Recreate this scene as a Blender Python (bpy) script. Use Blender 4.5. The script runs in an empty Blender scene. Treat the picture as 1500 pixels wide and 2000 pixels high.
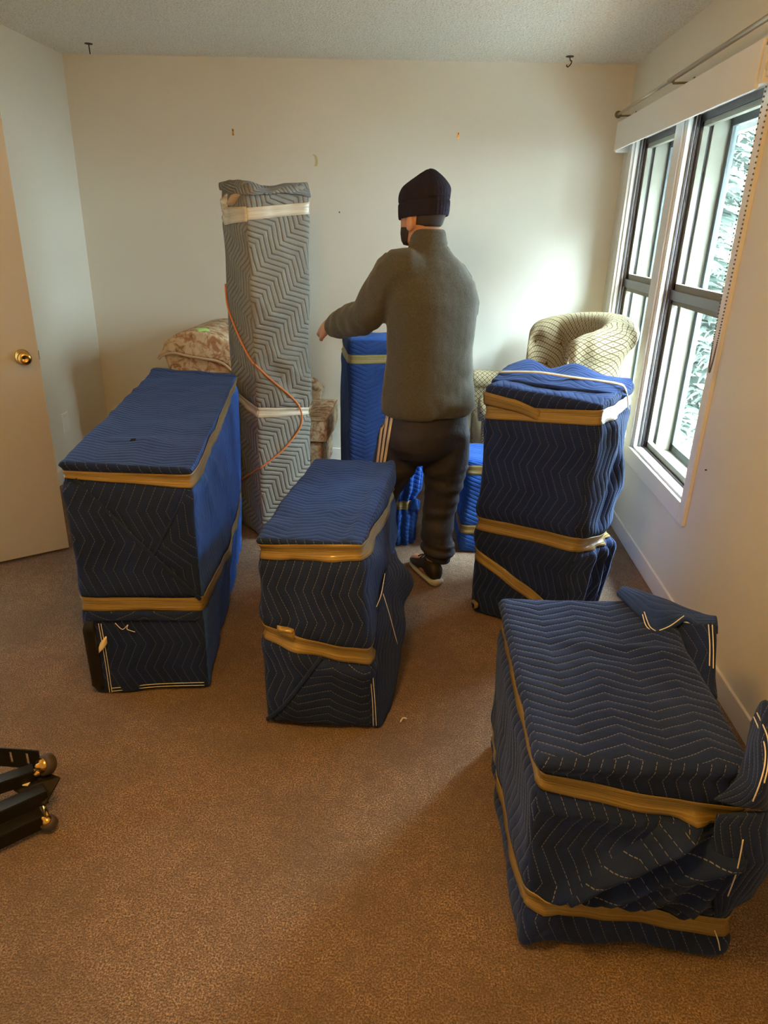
import bpy, bmesh, math, random
from mathutils import Vector, Matrix, noise
from mathutils.bvhtree import BVHTree
random.seed(7)
scene = bpy.context.scene
C = scene.collection
V = Vector
# ------------------------------------------------------------------ camera
cam = bpy.data.cameras.new('camera'); camo = bpy.data.objects.new('camera', cam); C.objects.link(camo)
yaw, pitch, roll = -0.0510555, 0.3863069, 0.0301224
cy, sy, cp, sp = math.cos(yaw), math.sin(yaw), math.cos(pitch), math.sin(pitch)
fw = V((sy*cp, cy*cp, -sp)); r0 = V((cy, -sy, 0)); u0 = r0.cross(fw)
rr = r0*math.cos(roll) + u0*math.sin(roll); uu = u0*math.cos(roll) - r0*math.sin(roll)
camo.matrix_world = Matrix(((rr.x, uu.x, -fw.x, 0), (rr.y, uu.y, -fw.y, 0), (rr.z, uu.z, -fw.z, 1.5261), (0, 0, 0, 1)))
cam.sensor_fit = 'VERTICAL'; cam.sensor_height = 36; cam.lens = 1351.85/2000*36
cam.clip_start = 0.05
scene.camera = camo
# ------------------------------------------------------------------ world, light, exposure
w = bpy.data.worlds.new('overcast_sky'); scene.world = w; w.use_nodes = True
bg = w.node_tree.nodes['Background']; bg.inputs[0].default_value = (0.76, 0.94, 1.0, 1)
# evenly overcast sky: CIE overcast luminance, zenith three times the horizon
_wt = w.node_tree; _tc = _wt.nodes.new('ShaderNodeTexCoord'); _sz = _wt.nodes.new('ShaderNodeSeparateXYZ'); _mx = _wt.nodes.new('ShaderNodeMath'); _ma = _wt.nodes.new('ShaderNodeMath')
_wt.links.new(_tc.outputs['Generated'], _sz.inputs[0]); _mx.operation = 'MAXIMUM'; _mx.inputs[1].default_value = 0.0; _wt.links.new(_sz.outputs[2], _mx.inputs[0])
SKY = 158.0
_ma.operation = 'MULTIPLY_ADD'; _ma.inputs[1].default_value = SKY*2/3; _ma.inputs[2].default_value = SKY/3; _wt.links.new(_mx.outputs[0], _ma.inputs[0]); _wt.links.new(_ma.outputs[0], bg.inputs[1])
scene.view_settings.view_transform = 'Standard'; scene.view_settings.look = 'None'
scene.view_settings.gamma = 1; scene.view_settings.use_curve_mapping = False
scene.view_settings.exposure = 0.0
XL, XR, YB, YF, H = -2.2285, 1.1208, 4.6874, -1.3, 2.44
def light(name, kind, loc, energy, color, **kw):
    l = bpy.data.lights.new(name, kind); l.energy = energy; l.color = color
    for k, v in kw.items(): setattr(l, k, v)
    o = bpy.data.objects.new(name, l); C.objects.link(o); o.location = loc
    return o
# light portal in the window opening (guides sky light, emits nothing itself)
po = light('window_portal', 'AREA', (XR+.32, 3.6, 1.27), 1, (1, 1, 1), shape='RECTANGLE', size=1.6, size_y=1.75)
po.rotation_euler = (math.radians(90), 0, math.radians(90)); po.data.cycles.is_portal = True
# warm ceiling lamp of the near end of the room
light('ceiling_lamp_light', 'POINT', (-0.30, 0.78, 2.0), 62, (1.0, 0.49, 0.085), shadow_soft_size=0.14)

# ------------------------------------------------------------------ materials
def mat(name, col=(.8, .8, .8), rough=.6, metal=0, spec=.5):
    m = bpy.data.materials.new(name); m.use_nodes = True
    b = m.node_tree.nodes['Principled BSDF']
    b.inputs['Base Color'].default_value = (*col, 1); b.inputs['Roughness'].default_value = rough
    b.inputs['Metallic'].default_value = metal; b.inputs['Specular IOR Level'].default_value = spec
    return m
class NT:
    def __init__(s, m): s.t = m.node_tree; s.n = s.t.nodes; s.b = s.n['Principled BSDF']
    def node(s, kind, **kw):
        x = s.n.new(kind)
        for k, v in kw.items(): setattr(x, k, v)
        return x
    def link(s, a, b): s.t.links.new(a, b)
    def math(s, op, a, b=None, clamp=False):
        x = s.n.new('ShaderNodeMath'); x.operation = op; x.use_clamp = clamp
        for i, v in enumerate((a, b)):
            if v is None: continue
            if isinstance(v, (int, float)): x.inputs[i].default_value = v
            else: s.link(v, x.inputs[i])
        return x.outputs[0]
    def noise(s, scale, detail=3, rough=.5, vec=None, dist=0):
        x = s.n.new('ShaderNodeTexNoise'); x.inputs['Scale'].default_value = scale
        x.inputs['Detail'].default_value = detail; x.inputs['Roughness'].default_value = rough; x.inputs['Distortion'].default_value = dist
        s.link(vec if vec is not None else s.obj(), x.inputs['Vector']); return x.outputs['Fac']
    def obj(s):
        if not hasattr(s, '_o'): s._o = s.n.new('ShaderNodeTexCoord')
        return s._o.outputs['Object']
    def uv(s):
        s.obj(); return s._o.outputs['UV']
    def ramp(s, fac, stops):
        x = s.n.new('ShaderNodeValToRGB'); e = x.color_ramp.elements
        while len(e) < len(stops): e.new(.5)
        for i, (p, c) in enumerate(stops): e[i].position = p; e[i].color = (*c, 1)
        s.link(fac, x.inputs[0]); return x.outputs[0]
    def mix(s, fac, a, b, blend='MIX'):
        x = s.n.new('ShaderNodeMix'); x.data_type = 'RGBA'; x.blend_type = blend
        for i, v in ((0, fac), (6, a), (7, b)):
            if isinstance(v, (int, float)): x.inputs[i].default_value = v
            elif isinstance(v, tuple): x.inputs[i].default_value = (*v, 1)
            else: s.link(v, x.inputs[i])
        return x.outputs[2]
    def bump(s, h, strength=.5, dist=.01):
        x = s.n.new('ShaderNodeBump'); x.inputs['Strength'].default_value = strength; x.inputs['Distance'].default_value = dist
        s.link(h, x.inputs['Height'])
        if getattr(s, '_bump', None): s.link(s._bump, x.inputs['Normal'])
        s._bump = x.outputs[0]; s.link(x.outputs[0], s.b.inputs['Normal'])
    def color(s, c): s.link(c, s.b.inputs['Base Color'])

def paint(name, col, rough=.55, bumpy=.04, scale=90):
    m = mat(name, col, rough, spec=.3); n = NT(m)
    f = n.noise(2.2, 3)
    n.color(n.mix(f, tuple(c*.95 for c in col), tuple(min(1, c*1.04) for c in col)))
    n.bump(n.noise(scale, 2), bumpy, .004); return m
M = {}
M['wall'] = paint('wall_paint', (.75, .745, .68))
M['trim'] = paint('trim_white', (.80, .80, .78), .35, .02, 40)
M['door'] = paint('door_cream', (.47, .44, .375), .4, .02, 30)
m = mat('popcorn_ceiling', (.78, .76, .70), .9, spec=.1); n = NT(m)
v = n.node('ShaderNodeTexVoronoi'); v.inputs['Scale'].default_value = 95; n.link(n.obj(), v.inputs['Vector'])
h = n.math('ADD', n.math('MULTIPLY', v.outputs['Distance'], -1.0), n.math('MULTIPLY', n.noise(160, 3, .7), 1.2))
n.color(n.ramp(n.noise(120, 2, .6), [(.30, (.62, .59, .52)), (.48, (.90, .87, .80)), (.8, (.95, .92, .86))]))
n.bump(h, .55, .007); M['ceiling'] = m
m = mat('carpet_brown', (.3, .17, .1), .95, spec=.05); n = NT(m)
big = n.noise(2.4, 5, .65); fine = n.noise(230, 3, .7); mid = n.noise(34, 4, .7, dist=.8)
c = n.ramp(fine, [(.38, (.055, .024, .011)), (.50, (.29, .158, .080)), (.62, (.70, .46, .28))])
c = n.mix(n.ramp(mid, [(.36, (.75, .75, .75)), (.60, (0, 0, 0))]), c, n.mix(.6, c, (.11, .052, .026)), 'MIX')
c = n.mix(n.ramp(big, [(.40, (1, 1, 1)), (.58, (0, 0, 0))]), c, n.mix(.5, c, (.12, .064, .032)))
n.color(c)
n.bump(n.math('ADD', n.math('MULTIPLY', fine, .9), n.math('MULTIPLY', mid, 1.2)), 1.0, .016)
n.b.inputs['Sheen Weight'].default_value = .25; n.b.inputs['Sheen Roughness'].default_value = .6
M['carpet'] = m

def blanket(name, col, worn, thread=(.26, .28, .33), tw=.0010, spacing=.03, k=.42, P=.10, ts=.62, bump=.5):
    """quilted moving blanket: zigzag stitch rows along the u axis of the metre-scaled UVs"""
    m = mat(name, col, .92, spec=.06); n = NT(m)
    sx = n.node('ShaderNodeSeparateXYZ'); n.link(n.uv(), sx.inputs[0]); u, vv = sx.outputs[0], sx.outputs[1]
    warp = n.math('MULTIPLY', n.math('SUBTRACT', n.noise(7, 2), .5), .016)
    tri = n.math('PINGPONG', u, P)
    wv = n.math('ADD', n.math('ADD', vv, n.math('MULTIPLY', tri, k)), warp)
    fr = n.math('FRACT', n.math('DIVIDE', wv, spacing))
    d = n.math('MULTIPLY', n.math('ABSOLUTE', n.math('SUBTRACT', fr, .5)), spacing)      # 0 on the stitch row
    dash = n.math('GREATER_THAN', n.math('FRACT', n.math('DIVIDE', u, .0085)), .30)
    line = n.math('MULTIPLY', n.math('SUBTRACT', 1.0, n.math('DIVIDE', d, tw), clamp=True), dash)
    wear = n.noise(5, 4, .65)
    c = n.mix(n.ramp(wear, [(.35, (0, 0, 0)), (.75, (1, 1, 1))]), col, worn)
    c = n.mix(n.math('MULTIPLY', n.noise(260, 2), .35), c, tuple(x*.45 for x in col))
    c = n.mix(n.math('MULTIPLY', line, ts), c, thread)
    n.color(c)
    prof = n.math('POWER', n.math('SUBTRACT', 1.0, n.math('MULTIPLY', d, 2/spacing)), 3.0)
    n.bump(n.math('SUBTRACT', 1.0, prof), bump, .006)
    n.bump(n.noise(38, 4, .65), .35, .006)
    n.b.inputs['Sheen Weight'].default_value = .15; n.b.inputs['Sheen Tint'].default_value = (.35, .55, 1, 1)
    return m
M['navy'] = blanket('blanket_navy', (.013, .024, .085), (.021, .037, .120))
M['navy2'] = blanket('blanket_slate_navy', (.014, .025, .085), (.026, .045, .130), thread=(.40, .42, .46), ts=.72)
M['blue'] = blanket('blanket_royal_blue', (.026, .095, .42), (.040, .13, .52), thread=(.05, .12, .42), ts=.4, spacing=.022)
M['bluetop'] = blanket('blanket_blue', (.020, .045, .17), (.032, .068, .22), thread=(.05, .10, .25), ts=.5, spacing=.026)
M['grey'] = blanket('blanket_grey', (.24, .25, .235), (.31, .315, .29), thread=(.10, .10, .09), tw=.0042, spacing=.027, k=.62, P=.085, ts=.42, bump=1.0)  # dark row colour is groove shade painted in, there is no thread
M['darkfabric'] = mat('blanket_underside', (.012, .014, .022), .95, spec=.1)
m = mat('packing_tape_tan', (.36, .215, .055), .28, spec=.6); n = NT(m)
mp = n.node('ShaderNodeMapping'); mp.inputs['Scale'].default_value = (1.5, 240, 1); n.link(n.uv(), mp.inputs[0])
f = n.noise(1.0, 3, .6, mp.outputs[0])
n.color(n.ramp(f, [(.3, (.17, .115, .03)), (.55, (.30, .215, .065)), (.75, (.46, .36, .15))])); n.bump(f, .8, .006)
n.b.inputs['Coat Weight'].default_value = .3; M['tape'] = m
m = mat('packing_tape_clear', (.62, .58, .44), .22, spec=.7); n = NT(m)
mp = n.node('ShaderNodeMapping'); mp.inputs['Scale'].default_value = (3.0, 60, 1); n.link(n.uv(), mp.inputs[0])
f = n.noise(1.0, 3, .6, mp.outputs[0]); n.color(n.ramp(f, [(.3, (.44, .40, .29)), (.7, (.74, .71, .60))])); n.bump(f, .7, .006); M['cleartape'] = m
M['thread'] = mat('white_thread', (.78, .78, .76), .8)
M['orange'] = mat('orange_binding', (.62, .22, .08), .8)
M['black'] = mat('black_lacquer', (.008, .007, .007), .25)
M['tag'] = mat('cream_tag', (.80, .74, .58), .7)
M['brass'] = mat('brass', (.62, .40, .13), .22, 1)
M['nickel'] = mat('brushed_nickel', (.74, .70, .62), .4, .55)
M['rod'] = mat('rod_metal', (.58, .54, .46), .28, 1)
M['bronze'] = mat('bracket_bronze', (.22, .18, .11), .4, .8)
M['darkmetal'] = mat('dark_steel', (.03, .028, .026), .4, .7)
M['rubber'] = mat('brown_rubber', (.055, .040, .032), .55)
M['plastic'] = mat('white_plastic', (.78, .78, .76), .4)
M['track'] = mat('dark_window_track', (.045, .038, .040), .5)
M['sash'] = mat('grey_aluminium_sash', (.22, .22, .225), .4, .6)
M['storm'] = paint('storm_frame_grey', (.065, .082, .088), .5, .02)
M['cream'] = paint('cream_exterior', (.24, .235, .19), .6, .03)
M['eave'] = paint('soffit_grey', (.22, .225, .225), .7, .05)
M['cedar'] = paint('cedar_board', (.10, .045, .018), .7, .1, 30)
M['snow'] = paint('pale_ground', (.88, .89, .88), .9, .1, 10)
m = mat('spruce_needles', (.2, .3, .25), .9); n = NT(m)
n.color(n.ramp(n.noise(3, 4), [(.3, (.014, .024, .019)), (.6, (.036, .056, .045)), (.8, (.07, .095, .08))])); M['needle'] = m
M['bark'] = paint('grey_bark', (.03, .025, .022), .9, .3, 20)
m = bpy.data.materials.new('window_glass'); m.use_nodes = True; t = m.node_tree; t.nodes.clear()
o_ = t.nodes.new('ShaderNodeOutputMaterial'); mx = t.nodes.new('ShaderNodeMixShader'); tr = t.nodes.new('ShaderNodeBsdfTransparent'); gl = t.nodes.new('ShaderNodeBsdfGlossy')
tr.inputs[0].default_value = (.985, .995, .99, 1); gl.inputs['Roughness'].default_value = .02; mx.inputs[0].default_value = .03
t.links.new(tr.outputs[0], mx.inputs[1]); t.links.new(gl.outputs[0], mx.inputs[2]); t.links.new(mx.outputs[0], o_.inputs[0]); M['glass'] = m
M['skin'] = mat('skin', (.50, .27, .18), .5); M['skin'].node_tree.nodes['Principled BSDF'].inputs['Subsurface Weight'].default_value = .08
M['hair'] = mat('short_dark_hair', (.03, .022, .018), .8)
m = mat('fleece_olive', (.08, .083, .068), .9, spec=.15); n = NT(m)
n.color(n.mix(n.noise(180, 2), (.046, .048, .040), (.105, .112, .095))); n.bump(n.noise(220, 3), .35, .003); n.b.inputs['Sheen Weight'].default_value = .2; M['fleece'] = m
m = mat('track_pants_black', (.036, .037, .054), .65, spec=.3); n = NT(m); n.bump(n.noise(14, 4, .6), .35, .02); M['pants'] = m
M['stripe'] = mat('stripe_white', (.72, .66, .58), .7)
m = mat('beanie_knit', (.022, .020, .034), .95, spec=.1); n = NT(m); n.bump(n.noise(150, 3), .6, .004); M['knit'] = m
M['shoe'] = mat('shoe_black', (.014, .014, .015), .6)
M['sole'] = mat('shoe_sole_pale', (.42, .47, .45), .6)
# tan chair cloth: lattice of diamonds; floral chair cloth
m = mat('tan_diamond_upholstery', (.4, .33, .2), .9, spec=.1); n = NT(m)
sx = n.node('ShaderNodeSeparateXYZ'); n.link(n.uv(), sx.inputs[0])
a1 = n.math('ADD', sx.outputs[0], sx.outputs[1]); a2 = n.math('SUBTRACT', sx.outputs[0], sx.outputs[1])
def lat(a): return n.math('ABSOLUTE', n.math('SUBTRACT', n.math('FRACT', n.math('DIVIDE', a, .031)), .5))
e = n.math('MAXIMUM', lat(a1), lat(a2)); i_ = n.math('MINIMUM', n.math('SUBTRACT', .5, lat(a1)), n.math('SUBTRACT', .5, lat(a2)))
c = n.mix(n.math('GREATER_THAN', e, .41), (.46, .40, .26), (.13, .095, .05))
c = n.mix(n.math('GREATER_THAN', i_, .40), c, (.16, .12, .06)); n.color(c); n.bump(n.noise(200, 2), .3, .003); M['tan'] = m
m = mat('floral_upholstery', (.5, .4, .3), .85, spec=.1); n = NT(m)
f1 = n.noise(16, 4, .6, dist=1.5); f2 = n.noise(11, 3, .6, dist=2.0)
c = n.ramp(f1, [(.35, (.30, .16, .07)), (.48, (.58, .46, .30)), (.62, (.66, .56, .42)), (.75, (.44, .17, .13))])
n.color(n.mix(n.ramp(f2, [(.5, (0, 0, 0)), (.62, (1, 1, 1))]), c, (.40, .20, .12))); n.bump(n.noise(150, 2), .3, .003); M['floral'] = m
M['piping'] = mat('tan_piping', (.50, .36, .22), .8)
M['note'] = mat('green_note', (.50, .85, .25), .7)
M['wood'] = mat('dark_wood', (.06, .03, .018), .4)
M['beads'] = mat('blind_chain_grey', (.16, .15, .14), .4, .6)

# ------------------------------------------------------------------ helpers
def tag(o, label=None, cat=None, group=None, kind=None):
    if label: o['label'] = label
    if cat: o['category'] = cat
    if group: o['group'] = group
    if kind: o['kind'] = kind
    return o
def empty(name, loc, label=None, cat=None, group=None, kind=None):
    o = bpy.data.objects.new(name, None); C.objects.link(o); o.location = loc; o.empty_display_size = .1
    return tag(o, label, cat, group, kind)
def obj(name, verts, faces, material, parent=None, smooth=False, uvs=None):
    me = bpy.data.meshes.new(name); me.from_pydata([tuple(v) for v in verts], [], faces)
    if uvs:
        l = me.uv_layers.new(name='UVMap')
        flat = [x for f in uvs for uv in f for x in uv]
        l.data.foreach_set('uv', flat)
    if smooth: me.polygons.foreach_set('use_smooth', [True]*len(me.polygons))
    me.materials.append(material); me.update()
    o = bpy.data.objects.new(name, me); C.objects.link(o)
    if parent: attach(o, parent)
    return o
def attach(o, parent):
    o.parent = parent
    pl = parent.location.copy()
    if parent.parent: pl = pl + parent.parent.location
    o.location = o.location - pl
    return o
class MB:
    def __init__(s): s.v = []; s.f = []
    def add(s, vs, fs):
        k = len(s.v); s.v += [V(x) for x in vs]; s.f += [tuple(i+k for i in f) for f in fs]; return s
    def box(s, lo, hi, b=0):
        x0, y0, z0 = lo; x1, y1, z1 = hi
        bm = bmesh.new(); bmesh.ops.create_cube(bm, size=1)
        for v in bm.verts: v.co = V(((x0+x1)/2+v.co.x*(x1-x0), (y0+y1)/2+v.co.y*(y1-y0), (z0+z1)/2+v.co.z*(z1-z0)))
        if b: bmesh.ops.bevel(bm, geom=bm.edges[:], offset=b, segments=2, profile=.6, affect='EDGES')
        bm.verts.index_update(); s.add([v.co.copy() for v in bm.verts], [tuple(v.index for v in f.verts) for f in bm.faces]); bm.free(); return s
    def tube(s, pts, r, n=8, cap=True):
        pts = [V(p) for p in pts]; rad = r if isinstance(r, (list, tuple)) else [r]*len(pts)
        prev = None; rings = []
        for i, p in enumerate(pts):
            t = (pts[min(i+1, len(pts)-1)] - pts[max(i-1, 0)]).normalized()
            if prev is None: prev = t.orthogonal().normalized()
            a = (prev - t*prev.dot(t)).normalized(); prev = a; b = t.cross(a)
            rings.append([p + (a*math.cos(2*math.pi*k/n)+b*math.sin(2*math.pi*k/n))*rad[i] for k in range(n)])
        return s.rings(rings, cap)
    def rings(s, rings, cap=True):
        n = len(rings[0]); vs = [v for r in rings for v in r]; fs = []
        for i in range(len(rings)-1):
            for k in range(n): fs.append((i*n+k, i*n+(k+1) % n, (i+1)*n+(k+1) % n, (i+1)*n+k))
        if cap: fs.append(tuple(reversed(range(n)))); fs.append(tuple((len(rings)-1)*n+k for k in range(n)))
        return s.add(vs, fs)
    def lathe(s, c, axis, prof, n=16):
        """prof: list of (distance along axis, radius)"""
        c = V(c); t = V(axis).normalized(); a = t.orthogonal().normalized(); b = t.cross(a)
        return s.rings([[c+t*d+(a*math.cos(2*math.pi*k/n)+b*math.sin(2*math.pi*k/n))*max(r, 1e-4) for k in range(n)] for d, r in prof])
    def build(s, name, material, parent=None, smooth=False): return obj(name, s.v, s.f, material, parent, smooth)
def boxo(name, lo, hi, material, parent=None, b=0): return MB().box(lo, hi, b).build(name, material, parent)
def catmull(pts, n):
    pts = [V(p) for p in pts]; out = []
    if len(pts) == 2: return [pts[0].lerp(pts[1], i/(n-1)) for i in range(n)]
    for i in range(n):
        t = i/(n-1)*(len(pts)-1); k = min(int(t), len(pts)-2); f = t-k
        p0 = pts[max(k-1, 0)]; p1 = pts[k]; p2 = pts[k+1]; p3 = pts[min(k+2, len(pts)-1)]
        out.append(.5*((2*p1)+(p2-p0)*f+(2*p0-5*p1+4*p2-p3)*f*f+(3*p1-p0-3*p2+p3)*f**3))
    return out
def cloth(name, curves, material, parent, n=26, m=26, thick=.008, rot=0, wr=.004, seed=0):
    """loose cloth through a few guide curves (smooth in both directions), real thickness"""
    cs = [catmull(c, n) for c in curves]
    cols = [catmull([c[i] for c in cs], m) for i in range(n)]       # cols[i][j]
    vs = [];
    for i in range(n):
        for j in range(m):
            p = cols[i][j].copy(); q = p*14 + V((seed, seed*2, 0))
            p += noise.noise_vector(q)*wr; p.z = max(p.z, .006); vs.append(p)
    fs = []; uvs = []
    L = sum((cs[0][i+1]-cs[0][i]).length for i in range(n-1)); W = sum((cols[n//2][j+1]-cols[n//2][j]).length for j in range(m-1))
    cr, sr = math.cos(rot), math.sin(rot)
    def uv(i, j):
        a, b = i/(n-1)*L, j/(m-1)*W
        return (a*cr-b*sr+seed*.013, a*sr+b*cr)
    for i in range(n-1):
        for j in range(m-1):
            fs.append((i*m+j, (i+1)*m+j, (i+1)*m+j+1, i*m+j+1)); uvs.append([uv(i, j), uv(i+1, j), uv(i+1, j+1), uv(i, j+1)])
    o = obj(name, vs, fs, material, parent, True, uvs)
    s = o.modifiers.new('thickness', 'SOLIDIFY'); s.thickness = thick; s.offset = 0
    return o
def threads(parent, *lines, r=.0014):
    """double seam threads of a hem, as fine raised cords"""
    for l in lines: MB().tube(catmull(l, 24), r, 5).build('hem_seam', M['thread'], parent, True)

class Wrap:
    """A rounded, slightly slumped box wrapped in quilted cloth. Unit coords a: left-right, b: front-back, c: bottom-top."""
    def __init__(s, bot, top, r=.03, res=.013, n1=.010, n2=.004, bulge=None, folds=(), bands=(), seed=0, drape=.0):
        s.bot = [V((x, y, 0)) for x, y in bot]; s.top = [V(t) for t in top]
        s.W = (s.bot[1]-s.bot[0]).length; s.L = (s.bot[3]-s.bot[0]).length; s.H = sum(t.z for t in s.top)/4
        s.ex = (s.bot[1]-s.bot[0]).normalized(); s.ey = (s.bot[3]-s.bot[0]).normalized(); s.r = r; s.res = res
        s.n1, s.n2 = n1, n2; s.bulge = bulge or {}; s.folds = folds; s.bands = bands; s.seed = V((seed*3.1, seed*1.7, seed*.9)); s.drape = drape
        s.base = sum(s.bot, V())/4
    def tri(s, a, b, c):
        p = []
        for q in (s.bot, s.top): p.append(q[0]*(1-a)*(1-b)+q[1]*a*(1-b)+q[2]*a*b+q[3]*(1-a)*b)
        return p[0].lerp(p[1], c)
    def bandc(s, t, pts):
        for (t0, c0, *_), (t1, c1, *_) in zip(pts, pts[1:]):
            if t0 <= t <= t1: return c0+(c1-c0)*(t-t0)/(t1-t0)
        return None
    def S(s, a, b, c, off=0):
        W, L, H, r = s.W, s.L, s.H, s.r
        q = V((a*W, b*L, c*H)); inn = V((min(max(q.x, r), W-r), min(max(q.y, r), L-r), min(max(q.z, r), H-r)))
        n = q-inn
        n = n.normalized() if n.length > 1e-9 else V((0, 0, 1))
        pl = inn+n*r
        P = s.tri(pl.x/W, pl.y/L, pl.z/H); nw = (s.ex*n.x+s.ey*n.y+V((0, 0, 1))*n.z).normalized()
        N = P+s.seed
        d = s.n1*noise.noise(N*3.5)+s.n2*noise.noise(V((N.x*13, N.y*13, N.z*6)))
        fw = dict(front=max(-n.y, 0)**2, back=max(n.y, 0)**2, left=max(-n.x, 0)**2, right=max(n.x, 0)**2, top=max(n.z, 0)**2, bottom=max(-n.z, 0)**2)
        fc = dict(front=(a, c), right=(b, c), left=(1-b, c), back=(1-a, c), top=(a, b), bottom=(a, b))
        for f, amt in s.bulge.items():
            u, v = fc[f]; d += fw[f]*amt*math.sin(math.pi*min(max(u, 0), 1))*math.sin(math.pi*min(max(v, 0), 1))
        if s.drape:      # vertical drape ripples towards the hem
            side = 1-fw['top']
            d += side*s.drape*(1-c)**1.3*noise.noise(V((N.x*11, N.y*11, N.z*1.4)))
        fd = 0; hold = 1
        for f, u0, v0, u1, v1, amp, wd in s.folds:
            if fw[f] < .01: continue
            u, v = fc[f]; sx, sy = (W if f in ('front', 'back', 'top') else L), (L if f == 'top' else H)
            A = V((u0*sx, v0*sy)); B = V((u1*sx, v1*sy)); p = V((u*sx, v*sy)); AB = B-A
            k = min(max((p-A).dot(AB)/AB.length_squared, 0), 1); dd = (p-A-AB*k).length
            fd += fw[f]*amp*math.exp(-(dd/wd)**2)
        side = fw['front']+fw['right']+fw['back']+fw['left']
        if side > .2:
            t = (0+a) if fw['front'] >= .5 else (1+b) if fw['right'] >= .5 else (3-a) if fw['back'] >= .5 else (4-b) if fw['left'] >= .5 else a
            for pts, amp in s.bands:
                cb = s.bandc(t, pts)
                if cb is not None:
                    dz = (c-cb)*H; hold *= 1-math.exp(-(dz/.022)**2); d -= amp*side*math.exp(-(dz/.026)**2)
                    d += .45*amp*side*math.exp(-((abs(dz)-.06)/.035)**2)
        d += fd*hold
        out = P+nw*(d+off); out.z = max(out.z, .004)
        return out
    def F(s, f, u, v, off=0):
        a, b, c = dict(front=(u, 0, v), right=(1, u, v), left=(0, 1-u, v), back=(1-u, 1, v), top=(u, v, 1))[f]
        return s.S(a, b, c, off)
    def body(s, name, mats, parent, rots):
        """mats: {face: material key}; rots: {face: uv rotation}"""
        W, L, H = s.W, s.L, s.H
        nx, ny, nz = (max(8, round(d/s.res)) for d in (W, L, H))
        idx = {}; vs = []
        def vid(i, j, k):
            key = (i, j, k)
            if key not in idx: idx[key] = len(vs); vs.append(s.S(i/nx, j/ny, k/nz))
            return idx[key]
        fs = []; uvs = []; mi = []
        keys = list(dict.fromkeys(mats.values()))
        def quad(f, ijk, uv):
            fs.append(tuple(vid(*x) for x in ijk)); rot = rots.get(f, 0); cr, sr = math.cos(rot), math.sin(rot)
            uvs.append([(x*cr-y*sr, x*sr+y*cr) for x, y in uv]); mi.append(keys.index(mats.get(f, mats['front'])))
        for i in range(nx):
            for k in range(nz):
                U = [(i/nx*W, k/nz*H), ((i+1)/nx*W, k/nz*H), ((i+1)/nx*W, (k+1)/nz*H), (i/nx*W, (k+1)/nz*H)]
                quad('front', [(i, 0, k), (i+1, 0, k), (i+1, 0, k+1), (i, 0, k+1)], U)
                quad('back', [(i+1, ny, k), (i, ny, k), (i, ny, k+1), (i+1, ny, k+1)], [U[1], U[0], U[3], U[2]])
        for j in range(ny):
            for k in range(nz):
                U = [(j/ny*L, k/nz*H), ((j+1)/ny*L, k/nz*H), ((j+1)/ny*L, (k+1)/nz*H), (j/ny*L, (k+1)/nz*H)]
                quad('right', [(nx, j, k), (nx, j+1, k), (nx, j+1, k+1), (nx, j, k+1)], U)
                quad('left', [(0, j+1, k), (0, j, k), (0, j, k+1), (0, j+1, k+1)], [U[1], U[0], U[3], U[2]])
        for i in range(nx):
            for j in range(ny):
                U = [(i/nx*W, j/ny*L), ((i+1)/nx*W, j/ny*L), ((i+1)/nx*W, (j+1)/ny*L), (i/nx*W, (j+1)/ny*L)]
                quad('top', [(i, j, nz), (i+1, j, nz), (i+1, j+1, nz), (i, j+1, nz)], U)
                quad('bottom', [(i, j+1, 0), (i+1, j+1, 0), (i+1, j, 0), (i, j, 0)], [U[3], U[2], U[1], U[0]])
        o = obj(name, vs, fs, M[keys[0]], parent, True, uvs)
        for k in keys[1:]: o.data.materials.append(M[k])
        o.data.polygons.foreach_set('material_index', mi)
        return o
    def band(s, pts, material, parent, off=.004, n=None, open_=True):
        """tape round the sides: pts = [(t, c, width)], t 0-1 front, 1-2 right, 2-3 back, 3-4 left"""
        ts = []
        for (t0, *_), (t1, *_) in zip(pts, pts[1:]):
            k = max(2, int((t1-t0)*28)); ts += [t0+(t1-t0)*i/k for i in range(k)]
        ts.append(pts[-1][0]); vs = []; m = 5; ln = 0; prev = None; us = []
        for t in ts:
            for (t0, c0, w0), (t1, c1, w1) in zip(pts, pts[1:]):
                if t0 <= t <= t1: f = (t-t0)/(t1-t0); c = c0+(c1-c0)*f; wd = w0+(w1-w0)*f; break
            k = t % 4
            a, b = (k, 0) if k < 1 else (1, k-1) if k < 2 else (3-k, 1) if k < 3 else (0, 4-k)
            row = [s.S(a, b, min(max(c+(j/(m-1)-.5)*wd/s.H, .002), .998), off+.0012*math.sin(j*2.1+t*9)) for j in range(m)]
            if prev is not None: ln += (row[2]-prev).length
            prev = row[2]; us.append(ln); vs += row
        fs = []; uvs = []
        for i in range(len(ts)-1):
            for j in range(m-1):
                fs.append((i*m+j, (i+1)*m+j, (i+1)*m+j+1, i*m+j+1)); uvs.append([(us[i], j/(m-1)*.05), (us[i+1], j/(m-1)*.05), (us[i+1], (j+1)/(m-1)*.05), (us[i], (j+1)/(m-1)*.05)])
        o = obj('tape_band', vs, fs, material, parent, True, uvs)
        sd = o.modifiers.new('thickness', 'SOLIDIFY'); sd.thickness = .0025; sd.offset = 0
        return o
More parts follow.
